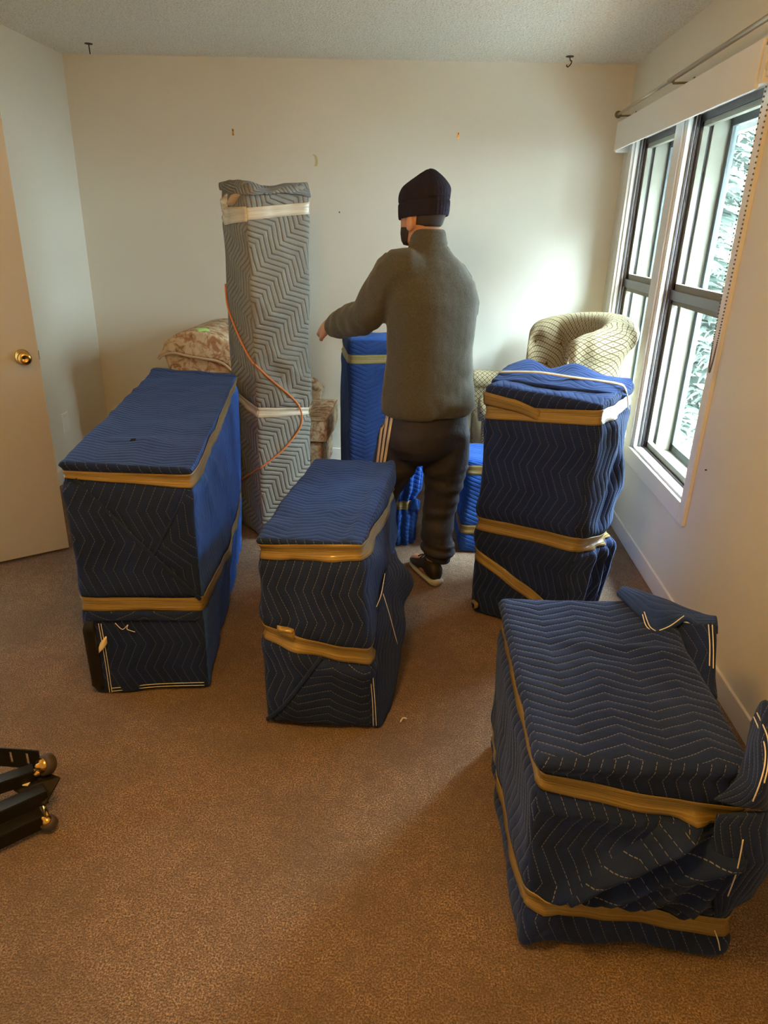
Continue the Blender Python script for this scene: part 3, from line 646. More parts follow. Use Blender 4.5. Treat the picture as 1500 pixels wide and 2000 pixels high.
# tall grey wrapped column
BP = dict(bot=[(-.80, 3.27), (-.5625, 3.47), (-.7475, 3.69), (-.985, 3.49)], top=[(-.815, 3.27, 1.685), (-.5625, 3.47, 1.68), (-.7475, 3.69, 1.69), (-.985, 3.49, 1.695)])
bpa = [(0, .935, .05), (1, .96, .05), (2, .95, .05), (3, .94, .05), (3.2, .925, .075), (4, .935, .06)]
bpb = [(0, .405, .05), (1, .39, .035), (2, .40, .04), (3, .44, .04), (4, .405, .05)]
WP = Wrap(**BP, r=.022, res=.014, n1=.012, n2=.006, bulge={'front': .012, 'left': .01}, bands=[([x[:2] for x in bpa], .006), ([x[:2] for x in bpb], .014)], seed=6, drape=.006,
          folds=[('front', .2, .55, .85, .42, -.010, .02), ('front', .3, .58, .95, .47, .010, .018), ('front', 0, .52, .6, .41, .010, .02), ('top', 0, .1, .1, 1, .03, .04), ('top', .8, 0, 1, .5, .03, .05), ('front', .05, .72, .4, .66, .008, .02)])
tp = empty('wrapped_furniture', WP.base, 'tall narrow column wrapped in a grey quilted blanket with orange binding', 'wrapped furniture', 'furniture wrapped in moving blankets')
WP.body('blanket', {'front': 'grey'}, tp, {'front': .80, 'left': 1.15, 'right': .8, 'top': 0})
WP.band(bpa, M['cleartape'], tp); WP.band(bpb, M['cleartape'], tp)
WP.patch('tape_end', 'left', [(.02, .925), (.35, .95), (.30, .985), (.02, .97)], M['cleartape'], tp, .006, 0, 6, .003)
WP.patch('cardboard_scrap', 'left', [(.35, .95), (.62, .955), (.9, .985), (.6, .985)], M['piping'], tp, .010, 0, 6, .006)
WP.line([('left', .03, .745), ('left', .15, .69), ('left', .43, .635), ('left', .80, .575), ('left', .985, .545)], .005, 'binding_cord', M['orange'], tp, .006, 30)
WP.line([('front', .015, .545), ('front', .25, .50), ('front', .55, .45), ('front', .74, .41), ('front', .78, .37), ('front', .70, .335), ('front', .4, .28), ('front', .015, .235)], .005, 'binding_cord', M['orange'], tp, .007, 50)
WP.line([('left', .985, .235), ('left', .6, .195), ('left', .2, .155)], .005, 'binding_cord', M['orange'], tp, .006, 30)

cloth('loose_blanket', [[(-0.978,3.470,1.676), (-0.892,3.360,1.660), (-0.798,3.250,1.653), (-0.728,3.300,1.661), (-0.651,3.370,1.666), (-0.559,3.460,1.660)],
      [(-0.984,3.480,1.700), (-0.907,3.400,1.703), (-0.805,3.270,1.690), (-0.732,3.320,1.676), (-0.652,3.380,1.681), (-0.565,3.470,1.684)],
      [(-0.988,3.520,1.708), (-0.897,3.450,1.709), (-0.818,3.360,1.703), (-0.749,3.420,1.692), (-0.660,3.450,1.704), (-0.583,3.520,1.714)],
      [(-0.986,3.580,1.694), (-0.904,3.550,1.695), (-0.824,3.520,1.691), (-0.756,3.540,1.689), (-0.682,3.560,1.696), (-0.612,3.580,1.704)]], M['grey'], tp, 30, 20, .012, .8, .006, 7)
# blue wrapped pieces at the back
def blue_piece(bot, hts, seed, label, bands, rots=None, bulge=.008, drape=.01, r=.03, fm=None):
    top = [(x, y, h) for (x, y), h in zip(bot, hts)]
    W_ = Wrap(bot, top, r=r, res=.016, n1=.012, n2=.005, bulge={'front': bulge, 'left': bulge}, bands=[([x[:2] for x in b], .010) for b in bands], seed=seed, drape=drape)
    t_ = empty('wrapped_furniture', W_.base, label, 'wrapped furniture', 'furniture wrapped in moving blankets')
    W_.body('blanket', fm or {'front': 'blue'}, t_, rots or {'front': 0, 'left': R90, 'right': R90, 'top': 0})
    for b in bands: W_.band(b, M['tape'], t_)
    return W_, t_
blue_piece([(-.425, 3.93), (-.10, 4.02), (-.18, 4.30), (-.505, 4.21)], (.955, .955, .965, .965), 8, 'tall royal blue wrapped piece against the far wall, behind the man', [[(0, .885, .05), (1, .885, .05), (2, .89, .05), (3, .92, .05), (4, .885, .05)]], fm={'front': 'bluetop', 'top': 'blue', 'left': 'bluetop'})  # brighter blue on top, shade put into the colour of the sides
blue_piece([(.228, 3.24), (.48, 3.27), (.455, 3.58), (.203, 3.55)], (.50, .50, .50, .50), 9, 'low bright blue wrapped piece beside the man\'s right leg', [[(0, .90, .045), (1, .90, .045), (2, .9, .045), (3, .9, .045), (4, .90, .045)], [(0, .27, .045), (1, .27, .045), (2, .27, .04), (3, .40, .045), (4, .27, .045)]])
bu = empty('wrapped_furniture', (-.06, 3.3, 0), 'slim blue wrapped bundle pinched by tape, seen between the man\'s legs', 'wrapped furniture', 'furniture wrapped in moving blankets')
def pleat_rings(cx, cy, prof, n=64, amp=.012, k=11, ph=0):
    rs = []
    for z, rx, ry, dx in prof:
        rs.append([V((cx+dx+(rx+amp*math.sin(k*an+z*6+ph)*min(1, rx*12))*math.cos(an), cy+(ry+amp*math.sin(k*an+1+z*4))*math.sin(an), z)) for an in [2*math.pi*i/n for i in range(n)]])
    return rs
def ringobj(rs, name, material, parent):
    n_ = len(rs[0]); mb_ = MB().rings(rs); 
    uvs = []
    for f in mb_.f:
        if len(f) == 4:
            k0 = f[0] % n_; uvs.append([((k0+(1 if x in (1, 2) else 0))*.008, mb_.v[f[x]].z) for x in range(4)])
        else: uvs.append([(mb_.v[i].x, mb_.v[i].y) for i in f])
    return obj(name, mb_.v, mb_.f, material, parent, True, uvs)
ringobj(pleat_rings(-.085, 3.36, [(.004, .075, .07, 0), (.08, .075, .07, 0), (.16, .078, .07, .005), (.205, .058, .055, .005), (.24, .06, .055, .005), (.30, .085, .075, .01), (.38, .08, .07, .02), (.44, .055, .05, .045), (.50, .02, .025, .075)]), 'blanket', M['blue'], bu)
ringobj(pleat_rings(-.085, 3.36, [(.20, .066, .062, .005), (.205, .068, .064, .005), (.24, .070, .064, .005), (.245, .068, .062, .005)], amp=.006), 'tape_band', M['tape'], bu)
cloth('blanket_flap', [[(-.035, 3.315, .20), (-.03, 3.31, .25)], [(-.01, 3.30, .205), (-.005, 3.30, .265)], [(.015, 3.31, .20), (.015, 3.31, .25)]], M['blue'], bu, 8, 10, .01)

# ------------------------------------------------------------------ chairs
def chair_tan():
    base = V((.72, 4.08, 0)); rt = empty('armchair', base, 'tan diamond-patterned tufted armchair in the far right corner', 'armchair')
    # barrel back swept along a plan curve: near wing -> back -> far wing
    plan = catmull([(.62, 3.66), (.86, 3.67), (1.0, 3.84), (1.0, 4.16), (.84, 4.40), (.58, 4.47)] and [V((x, y, 0)) for x, y in [(.74, 3.73), (.90, 3.72), (.985, 3.86), (.985, 4.12), (.85, 4.36), (.64, 4.42)]], 70)
    top = lambda t: .96+.17*math.sin(math.pi*min(max(t, .004), .996))**.5
    vs = []; fs = []; uvs = []; m = 40; nP = len(plan); arc = 0; arcs = []
    ctr = V((.70, 4.08, 0))
    for i, p in enumerate(plan):
        if i: arc += (p-plan[i-1]).length
        arcs.append(arc)
    rows = []
    for i, p in enumerate(plan):
        t = i/(nP-1); tg_ = (plan[min(i+1, nP-1)]-plan[max(i-1, 0)]).normalized(); inn = V((-tg_.y, tg_.x, 0))
        if (ctr-p).dot(inn) < 0: inn = -inn
        zt = top(t); lean = .05; row = []
        # section: inside bottom -> inside top -> roll over -> outside bottom
        sec = [(.075, .30), (.085, .42), (.09, .55), (.095, .68), (.09, zt-.14), (.088, zt-.08), (.07, zt-.03), (.03, zt), (-.03, zt+.002), (-.085, zt-.02), (-.11, zt-.06), (-.105, zt-.11), (-.08, zt-.16), (-.06, zt-.25), (-.05, .45), (-.045, .12)]
        sc_ = catmull([V((a, b, 0)) for a, b in sec], m)
        lens = [0]*m; lens[m-1] = .12
        for j in range(m-2, -1, -1): lens[j] = lens[j+1]+(sc_[j]-sc_[j+1]).length
        for j, q in enumerate(sc_):
            d = q.x
            if q.x > .02 and q.y > .45:      # tufting on the inner face
                for r_ in range(3):
                    zz = .58+.17*r_
                    for c_ in range(7):
                        ac = (c_+.5*(r_ % 2)+.3)*arc/6.6
                        dd_ = math.hypot(arcs[i]-ac, q.y-zz); d -= .060*math.exp(-(dd_/.045)**2)
            if q.y > zt-.13:                 # pleats over the roll
                d += .006*math.sin(arcs[i]*95)*(1 if q.x < .05 else .4)
            row.append(p+inn*d+V((0, 0, q.y))-inn*lean*max(0, q.y-.4))
        rows.append((row, lens))
    for row, lens in rows: vs += row
    for i in range(nP-1):
        for j in range(m-1):
            fs.append((i*m+j, (i+1)*m+j, (i+1)*m+j+1, i*m+j+1))
            uvs.append([(arcs[i], rows[i][1][j]), (arcs[i+1], rows[i+1][1][j]), (arcs[i+1], rows[i+1][1][j+1]), (arcs[i], rows[i][1][j+1])])
    fs.append(tuple(range(m))); uvs.append([(v.x, v.z) for v in vs[:m]]); k0 = (nP-1)*m
    fs.append(tuple(k0+j for j in reversed(range(m)))); uvs.append([(vs[k0+j].x, vs[k0+j].z) for j in reversed(range(m))])
    back = obj('barrel_back', vs, fs, M['tan'], rt, True, uvs)
    for r_ in range(3):
        for c_ in range(7):
            ac = (c_+.5*(r_ % 2)+.3)*arc/6.6
            i = min(range(nP), key=lambda k: abs(arcs[k]-ac)); row = rows[i][0]
            half = row[:m//2]; q = min(half, key=lambda v: abs(v.z-(.58+.17*r_)))
            MB().lathe(q-V((.006, 0, 0)), (-1, 0, 0), [(-.004, .004), (0, .011), (.006, .010), (.010, .004)], 8).build('button', M['tan'], back, True)
    for y in (3.66, 4.47):
        s_ = -1 if y < 4 else 1
        pr = []
        for x in (.30, .305, .34, .50, .66):
            rx = .045 if x == .30 else .062
            pr.append([V((x, y+rx*1.05*math.cos(a_), .655+rx*math.sin(a_))) for a_ in [2*math.pi*k/20 for k in range(20)]])
        rp = MB().rings(pr); rp.box((.325, y-.045, .10), (.66, y+.045, .65), .015)
        o = rp.build('arm', M['tan'], rt, True); autouv(o)
    cu = MB().box((.33, 3.74, .30), (.90, 4.41, .47), .04).build('seat_cushion', M['tan'], rt, True); autouv(cu)
    sk = MB().box((.34, 3.72, .06), (.92, 4.41, .30), .01).build('seat_base', M['tan'], rt, False); autouv(sk)
    for x, y in ((.38, 3.75), (.38, 4.38), (.88, 3.80), (.88, 4.34)): MB().tube([(x, y, .0), (x, y, .07)], [.018, .026], 8).build('leg', M['wood'], rt)
def autouv(o):
    me = o.data; l = me.uv_layers.new(name='UVMap')
    for p in me.polygons:
        n_ = p.normal; ax = max(range(3), key=lambda k: abs(n_[k]))
        for li in p.loop_indices:
            c_ = me.vertices[me.loops[li].vertex_index].co; l.data[li].uv = [(c_.y, c_.z), (c_.x, c_.z), (c_.x, c_.y)][ax]
chair_tan()
def chair_floral():
    rt = empty('armchair', (-1.05, 4.3, 0), 'floral upholstered armchair against the far wall behind the grey column', 'armchair')
    def extr(name, prof, y0, y1, bev, parent, material=None, bulge=0):
        bm = bmesh.new(); f0 = [bm.verts.new((x, y0, z)) for x, z in prof]; f1 = [bm.verts.new((x, y1, z)) for x, z in prof]; n_ = len(prof)
        bm.faces.new(f0); bm.faces.new(list(reversed(f1)))
        for i in range(n_): bm.faces.new((f0[(i+1) % n_], f0[i], f1[i], f1[(i+1) % n_]))
        bmesh.ops.recalc_face_normals(bm, faces=bm.faces[:])
        es = [e for e in bm.edges if abs(e.verts[0].co.y-e.verts[1].co.y) < 1e-6]
        bmesh.ops.bevel(bm, geom=es, offset=bev, segments=3, profile=.5, affect='EDGES')
        me = bpy.data.meshes.new(name); bm.to_mesh(me); bm.free(); me.materials.append(material or M['floral'])
        o = bpy.data.objects.new(name, me); C.objects.link(o); attach(o, parent); me.polygons.foreach_set('use_smooth', [True]*len(me.polygons)); return o
    bp = [(v.x, v.y) for v in catmull([V(p+(0,)) for p in [(-1.40, .12), (-1.44, .45), (-1.495, .74), (-1.515, .82), (-1.49, .885), (-1.40, .935), (-1.30, .945), (-1.20, .93), (-1.135, .885), (-1.105, .80), (-1.10, .66), (-1.10, .40), (-1.10, .12)]], 40)]
    bk = extr('backrest', bp, 3.99, 4.60, .018, rt)
    # overhanging lit cap of the back with its piping
    cp_ = [(v.x, v.y) for v in catmull([V(p+(0,)) for p in [(-1.535, .80), (-1.50, .83), (-1.44, .84), (-1.36, .825), (-1.28, .815), (-1.18, .80), (-1.12, .76), (-1.09, .70), (-1.085, .80), (-1.12, .90), (-1.20, .945), (-1.30, .965), (-1.42, .945), (-1.50, .89)]], 44)]
    extr('back_cap', cp_, 3.965, 4.61, .015, rt)
    MB().tube(catmull([(-1.535, 3.96, .80), (-1.50, 3.958, .828), (-1.44, 3.958, .838), (-1.36, 3.958, .823), (-1.28, 3.958, .813), (-1.18, 3.958, .798), (-1.12, 3.958, .758), (-1.09, 3.958, .70), (-1.085, 3.97, .45)], 40), .008, 8).build('piping', M['piping'], rt, True)
    ap = [(-1.15, .12), (-1.15, .60), (-1.10, .645), (-.85, .63), (-.72, .60), (-.66, .54), (-.68, .48), (-.70, .12)]
    for y0, y1 in ((3.99, 4.11), (4.50, 4.62)): extr('arm', ap, y0, y1, .03, rt)
    cu = MB().box((-1.12, 4.03, .315), (-.565, 4.58, .47), .03).build('seat_cushion', M['floral'], rt, True)
    for z in (.46, .33): MB().tube([(-1.0, 4.028, z), (-.60, 4.028, z), (-.572, 4.05, z), (-.562, 4.3, z), (-.572, 4.56, z)], .006, 6).build('piping', M['piping'], rt, True)
    MB().box((-1.12, 4.05, .08), (-.60, 4.56, .31), .02).build('seat_base', M['floral'], rt, True)
    for x, y in ((-1.30, 4.05), (-1.30, 4.55), (-.66, 4.08), (-.66, 4.53)): MB().tube([(x, y, 0), (x, y, .13)], [.018, .028], 8).build('leg', M['wood'], rt)
chair_floral()
nt = MB(); nq = catmull([(-1.31, 4.00, .9665), (-1.285, 4.02, .968), (-1.255, 4.04, .966)], 6)
for p in nq: nt.v += [p+V((-.02, .03, .004)), p+V((.02, -.03, -.004))]
nt.f = [(2*i, 2*i+2, 2*i+3, 2*i+1) for i in range(5)]
o = nt.build('sticky_note', M['note'], None, True); s_ = o.modifiers.new('thickness', 'SOLIDIFY'); s_.thickness = .001
tag(o, 'bright green paper note lying on the floral armchair back', 'note')

# ------------------------------------------------------------------ person
def ring(c, ax, ay, rx, ry, n=28, e=2.3):
    c = V(c); out = []
    for k in range(n):
        t = 2*math.pi*k/n; x, y = math.cos(t), math.sin(t)
        out.append(c+ax*(rx*math.copysign(abs(x)**(2/e), x))+ay*(ry*math.copysign(abs(y)**(2/e), y)))
    return out
fa = math.radians(38); FW = V((-math.sin(fa), math.cos(fa), 0)); RT = V((math.cos(fa), math.sin(fa), 0)); UP = V((0, 0, 1))
def remesh(name, mb, vox, material, parent, smooth=6, wr=None):
    o = mb.build(name, material, None, True)
    bm = bmesh.new(); bm.from_mesh(o.data); bmesh.ops.recalc_face_normals(bm, faces=bm.faces[:]); bm.to_mesh(o.data); bm.free()
    r_ = o.modifiers.new('r', 'REMESH'); r_.mode = 'VOXEL'; r_.voxel_size = vox; r_.use_smooth_shade = True
    if smooth: s_ = o.modifiers.new('s', 'SMOOTH'); s_.iterations = smooth; s_.factor = .5
    dg = bpy.context.evaluated_depsgraph_get(); me = bpy.data.meshes.new_from_object(o.evaluated_get(dg))
    o.modifiers.clear(); o.data = me; me.name = name
    if wr:
        ns = [v.normal.copy() for v in me.vertices]
        for v, nn in zip(me.vertices, ns): v.co += nn*wr(v.co)
    me.polygons.foreach_set('use_smooth', [True]*len(me.polygons)); me.materials.clear(); me.materials.append(material); me.update()
    attach(o, parent); return o
def limb(mb, pts, rad, k=3, n=20):
    P = catmull(pts, (len(pts)-1)*k+1); Rr = [v.x for v in catmull([V((r, 0, 0)) for r in rad], (len(pts)-1)*k+1)]
    return mb.tube(P, Rr, n)
def ellip(mb, c, r, ax=None, n=14):
    c = V(c); a, b, d = ax or (V((1, 0, 0)), V((0, 1, 0)), V((0, 0, 1)))
    return mb.rings([ring(c+d*(r[2]*math.sin(t)), a, b, r[0]*math.cos(t)+1e-4, r[1]*math.cos(t)+1e-4, n, 2) for t in [-math.pi/2+math.pi*i/9 for i in range(10)]])
pc = V((.03, 2.97, 0))
per = empty('person', (.05, 2.97, 0), 'man in a dark olive sweater, black track pants and beanie, back turned', 'person')
def hand(mb, wr, d, up, side):
    """palm, four fingers and a thumb; d: forward, up: back of the hand, side: thumb side"""
    wr = V(wr); d = V(d).normalized(); up = (V(up)-d*V(up).dot(d)).normalized(); sd = d.cross(up)*side
    mb.rings([ring(wr+d*t, sd, up, rx, ry, 14, 2.6) for t, rx, ry in ((-.03, .026, .020), (.0, .029, .019), (.03, .038, .017), (.07, .043, .016), (.092, .041, .014), (.098, .034, .009))])
    for i, (o_, L) in enumerate(((.031, .072), (.011, .080), (-.010, .075), (-.030, .060))):
        b0 = wr+d*.085+sd*o_; a1 = b0+d*L*.42-up*L*.10+sd*o_*.12; a2 = a1+d*L*.20-up*L*.28; a3 = a2-d*L*.06-up*L*.24
        limb(mb, [b0-d*.02, b0, a1, a2, a3], [.009, .0092, .0088, .0080, .0068], 3, 10)
    t0 = wr+d*.018+sd*.026; limb(mb, [t0-sd*.012, t0, t0+d*.03+sd*.022-up*.008, t0+d*.056+sd*.026-up*.020, t0+d*.074+sd*.020-up*.028], [.012, .013, .0115, .010, .0075], 3, 10)
LS, LE, LW = V((-.118, 2.885, 1.385)), V((-.245, 2.965, 1.200)), V((-.405, 3.135, 1.125))
RS, RE, RW = V((.108, 3.07, 1.345)), V((.168, 3.15, 1.215)), V((.03, 3.33, 1.10))
HC = V((-.033, 2.985, 1.585)); ha = math.radians(46); HF = V((-math.sin(ha), math.cos(ha), 0)); HR = V((math.cos(ha), math.sin(ha), 0))
body = MB()
body.rings([ring((.02, 2.97, z), RT, FW, rx, ry) for z, rx, ry in ((.62, .15, .10), (.75, .165, .11), (.9, .16, .105), (1.05, .15, .10), (1.2, .165, .105), (1.32, .165, .095), (1.40, .10, .07), (1.44, .06, .06))])
limb(body, [(-.005, 2.965, 1.40), (-.012, 2.97, 1.46), HC+V((.005, -.01, -.06))], [.060, .056, .058])
body.rings([ring(HC+V((0, 0, z))+HF*o_, HR, HF, rx, ry, 24, 2.2) for z, o_, rx, ry in ((-.115, .045, .030, .040), (-.10, .035, .050, .062), (-.07, .022, .060, .078), (-.03, .008, .070, .090), (.02, 0, .075, .096), (.06, -.002, .072, .092), (.09, -.004, .055, .072), (.108, -.004, .02, .03))])
limb(body, [HC+HF*.088+UP*.015, HC+HF*.104-UP*.012, HC+HF*.108-UP*.030, HC+HF*.088-UP*.036], [.008, .010, .013, .008], 3, 8)                  # nose
for s_ in (-1, 1):
    ellip(body, HC+HR*.078*s_-HF*.006-UP*.030, (.012, .020, .032), (HR, HF, UP))                                                                  # ears
    ellip(body, HC+HR*.030*s_+HF*.084+UP*.010, (.014, .010, .009), (HR, HF, UP))                                                                  # eyes
ellip(body, HC+HF*.090-UP*.062, (.022, .010, .008), (HR, HF, UP))                                                                                 # mouth
limb(body, [LS, LE, LW], [.055, .042, .028]); limb(body, [RS, RE, RW], [.055, .042, .028])
hand(body, LW+(LW-LE).normalized()*.035, (-.48, .87, -.08), (-.75, -.25, .6), -1)
hand(body, RW+(RW-RE).normalized()*.02, (-.8, .55, .05), (-.1, .05, 1), 1)
RL = [(.115, 2.995, .70), (.112, 3.01, .55), (.097, 3.005, .385), (.092, 2.975, .23), (.092, 2.935, .09)]
LL = [(-.075, 2.94, .70), (-.115, 2.98, .55), (-.165, 3.01, .40), (-.225, 2.995, .23), (-.27, 2.96, .09)]
limb(body, RL, [.085, .078, .055, .050, .036]); limb(body, LL, [.085, .078, .055, .050, .036])
limb(body, [(.092, 2.935, .10), (.085, 2.925, .055), (.03, 3.02, .045), (-.0, 3.07, .04)], [.036, .038, .034, .025])
limb(body, [(-.27, 2.96, .10), (-.27, 2.95, .055), (-.33, 3.05, .045), (-.36, 3.10, .04)], [.036, .038, .034, .025])
remesh('body', body, .0055, M['skin'], per, 3)
# sweater
sw = MB()
sw.rings([ring((x, 2.97+dy, z), RT, FW, rx, ry, 36) for z, x, dy, rx, ry in ((.795, .028, 0, .200, .150), (.81, .028, 0, .214, .160), (.86, .026, 0, .215, .160), (.95, .024, 0, .203, .150), (1.05, .022, 0, .192, .142), (1.15, .024, 0, .198, .142), (1.26, .022, 0, .208, .140), (1.34, .016, -.003, .195, .126), (1.40, .010, -.005, .142, .102), (1.435, .003, -.006, .105, .085), (1.465, -.002, -.005, .082, .076), (1.492, -.006, -.003, .071, .071), (1.53, -.010, 0, .067, .069), (1.538, -.010, 0, .060, .062))])
limb(sw, [LS+V((.06, .02, -.02)), LS, LS.lerp(LE, .5)+V((-.004, 0, .004)), LE, LE.lerp(LW, .5), LW, LW+(LW-LE).normalized()*.018], [.085, .082, .078, .074, .068, .052, .047])
limb(sw, [RS+V((-.06, -.02, -.02)), RS, RS.lerp(RE, .5), RE, RE.lerp(RW, .5), RW], [.075, .074, .068, .060, .054, .044])
def swr(p):
    d = .004*noise.noise(V((p.x*9, p.y*9, p.z*16)))+.0009*noise.noise(p*34)
    if p.x < -.17 and p.z > 1.0: d += .007*noise.noise(V((p.x*26, p.y*26, p.z*10)))          # bunching along the sleeve
    if p.z < .99 and p.x > .05: d += .008*noise.noise(V((p.x*8, p.y*8, p.z*24)))
    if 1.475 < p.z < 1.483: d -= .004
    return d
swo = remesh('sweater', sw, .008, M['fleece'], per, 5, swr)
# track pants
pt = MB()
pt.rings([ring((x, 2.97+dy, z), RT, FW, rx, ry, 32) for z, x, dy, rx, ry in ((.86, .022, 0, .17, .125), (.80, .022, 0, .185, .138), (.72, .022, 0, .200, .148), (.66, .020, .004, .196, .142), (.61, .018, .008, .165, .115), (.575, .012, .01, .10, .07), (.56, .01, .01, .05, .04))])
limb(pt, [(.120, 2.995, .72), (.118, 3.005, .62), (.116, 3.01, .52), (.112, 3.005, .40), (.100, 2.985, .28), (.100, 2.965, .18), (.110, 2.955, .135), (.100, 2.945, .095)], [.10, .106, .100, .082, .076, .073, .074, .052])
limb(pt, [(-.080, 2.945, .72), (-.098, 2.965, .62), (-.122, 2.985, .52), (-.165, 3.01, .40), (-.20, 3.00, .28), (-.245, 2.98, .18), (-.265, 2.97, .10)], [.10, .102, .093, .078, .068, .062, .052])
def pwr(p):
    d = .006*noise.noise(V((p.x*12, p.y*12, p.z*18)))
    if p.z < .55: d += .010*noise.noise(V((p.x*5, p.y*5+3, p.z*30)))
    if p.z < .19: d += .006*math.sin(p.z*160+p.x*30)
    return d
pto = remesh('track_pants', pt, .009, M['pants'], per, 9, pwr)
off = per.location
bm = bmesh.new(); bm.from_mesh(pto.data); bmesh.ops.translate(bm, verts=bm.verts[:], vec=V((0, 0, 0))); bvh = BVHTree.FromBMesh(bm)
for k in range(3):
    A = V((-.163+.0195*k, 0, .800)); Bq = V((-.187+.0150*k, 0, .545)); vs = []
    for i in range(26):
        c = A.lerp(Bq, i/25)
        for dx in (-.0052, 0, .0052):
            h_, nn, _, _ = bvh.ray_cast(V((c.x+dx, 2.4, c.z)), V((0, 1, 0)))
            if h_ is None: h_, nn, _, _ = bvh.find_nearest(V((c.x+dx, 2.9, c.z)))
            vs.append(h_+V((0, -.003, 0)))
    fs = [(3*i+j, 3*i+j+1, 3*i+j+4, 3*i+j+3) for i in range(25) for j in range(2)]
    so = obj('side_stripe', vs, fs, M['stripe'], None, True); attach(so, per)
    s_ = so.modifiers.new('thickness', 'SOLIDIFY'); s_.thickness = .002
bm.free()
# beanie: ribbed cuff and slouchy crown with a fold at the tip
def beanie():
    rs = []; n_ = 120
    prof = [(-.018, 0, .082, .100), (-.020, 0, .087, .105), (.0, 0, .090, .108), (.030, 0, .091, .109), (.036, 0, .088, .106), (.044, 0, .091, .109), (.070, .002, .091, .106), (.092, .006, .084, .096), (.112, .012, .066, .076), (.130, .018, .044, .054), (.144, .020, .027, .034), (.151, .020, .014, .018), (.153, .020, .003, .004)]
    P = catmull([V((a, b, c)) for a, b, c, d in prof], 44); Q = catmull([V((d, 0, 0)) for a, b, c, d in prof], 44)
    for p, q in zip(P, Q):
        z, sh, rx, ry = p.x, p.y, max(p.z, .002), max(q.x, .002)
        r_ = []
        for k in range(n_):
            t = 2*math.pi*k/n_; rib = (.0022 if z < .036 else .0012)*math.cos(t*36)*min(1, rx/.05)
            lump = .008*noise.noise(V((math.cos(t)*1.5, math.sin(t)*1.5, z*16)))*min(1, max(z-.04, 0)/.03)
            if z > .085: lump += .010*math.cos(t-.3)*math.exp(-((z-.125)/.02)**2)
            r_.append(HC+UP*(z+.012-.012*math.sin(t)*(1 if z < .05 else .3))+HR*(sh+(rx+rib+lump)*math.cos(t))+HF*((ry+rib+lump)*math.sin(t)-.002))
        rs.append(r_)
    MB().rings(rs).build('beanie', M['knit'], per, True)
beanie()
hr = MB(); rs = []
for z, rx, ry in ((-.040, .066, .088), (-.03, .072, .093), (-.005, .0765, .098), (.01, .077, .099)):
    rs.append([HC+UP*z+HR*(rx*math.cos(t))+HF*(.006*(-z/.03)+ry*math.sin(t)) for t in [math.pi*1.12+math.pi*.76*k/20 for k in range(21)]])
hv = [p for r_ in rs for p in r_]
ho = obj('hair', hv, [(i*21+k, i*21+k+1, (i+1)*21+k+1, (i+1)*21+k) for i in range(3) for k in range(20)], M['hair'], None, True); attach(ho, per); s_ = ho.modifiers.new('thickness', 'SOLIDIFY'); s_.thickness = .003
be = MB(); rs = []
for z, rx, ry, o_ in ((-.112, .040, .052, .040), (-.095, .056, .066, .032), (-.07, .0635, .081, .022), (-.045, .068, .086, .014)):
    rs.append([HC+UP*z+HR*(rx*math.cos(t))+HF*(o_+ry*math.sin(t)) for t in [-.05+math.pi*1.03*k/24 for k in range(25)]])
bo = obj('beard', [p for r_ in rs for p in r_], [(i*25+k, i*25+k+1, (i+1)*25+k+1, (i+1)*25+k) for i in range(3) for k in range(24)], M['hair'], None, True); attach(bo, per); s_ = bo.modifiers.new('thickness', 'SOLIDIFY'); s_.thickness = .004
def shoe(heel, toe):
    h = V((*heel, 0)); d = (V((*toe, 0))-h); L = d.length; d.normalize(); s_ = V((d.y, -d.x, 0))
    def sec(x, w, z0, z1, n=18):
        return [h+d*x+s_*(w*math.copysign(abs(math.cos(t))**.8, math.cos(t)))+UP*((z0+z1)/2+(z1-z0)/2*math.copysign(abs(math.sin(t))**.8, math.sin(t))) for t in [2*math.pi*k/n for k in range(n)]]
    u = MB().rings([sec(.006, .020, .03, .07), sec(.02, .033, .025, .10), (sec(.06, .037, .022, .112)), sec(.10, .039, .02, .108), sec(.14, .043, .02, .085), sec(.20, .046, .02, .068), sec(L-.03, .040, .02, .055), sec(L-.004, .02, .022, .04)])
    uo = u.build('shoe', M['shoe'], per, True)
    sl = MB().rings([sec(-.004, .022, .002, .036), sec(.012, .037, .002, .034), sec(.08, .040, .002, .026), sec(.18, .048, .002, .026), sec(L-.03, .042, .002, .026), sec(L+.004, .02, .006, .024)])
    sl.build('sole', M['sole'], uo, True)
    for x in (.125, .15, .175): MB().tube([h+d*x-s_*.025+UP*.082, h+d*(x+.004)+UP*(.098-.0+(.15-x)*.5), h+d*x+s_*.025+UP*.082], .003, 6).build('lace', M['shoe'], uo, True)
shoe((.112, 2.862), (.0, 3.105)); shoe((-.25, 2.88), (-.36, 3.12))

# ------------------------------------------------------------------ folded bed frame at the left edge
bf = empty('folded_bed_frame', (-1.1, 1.3, 0), 'folded black steel bed frame with casters at the left edge', 'bed frame')
def bar(a, b, wd, th, up, name='rail', material='darkmetal'):
    a, b = V(a), V(b); t = (b-a).normalized(); u = (V(up)-t*V(up).dot(t)).normalized(); s_ = t.cross(u)
    mb_ = MB(); 
    for (w_, h_, o1, o2) in ((wd, th, 0, 0), (th, wd, wd/2, wd/2)):
        vs = [p+s_*(x*w_/2-(wd/2 if w_ == th else 0))+u*(y*h_/2-(0 if w_ == wd else wd/2)) for p in (a, b) for x in (-1, 1) for y in (-1, 1)]
        mb_.add(vs, [(0, 1, 3, 2), (4, 6, 7, 5), (0, 4, 5, 1), (2, 3, 7, 6), (0, 2, 6, 4), (1, 5, 7, 3)])
    return mb_.build(name, M[material], bf)
bar((-.975, 1.405, .095), (-1.42, .98, .095), .038, .004, (0, 0, 1))
bar((-.965, 1.36, .055), (-1.40, .93, .055), .038, .004, (0, 0, 1))
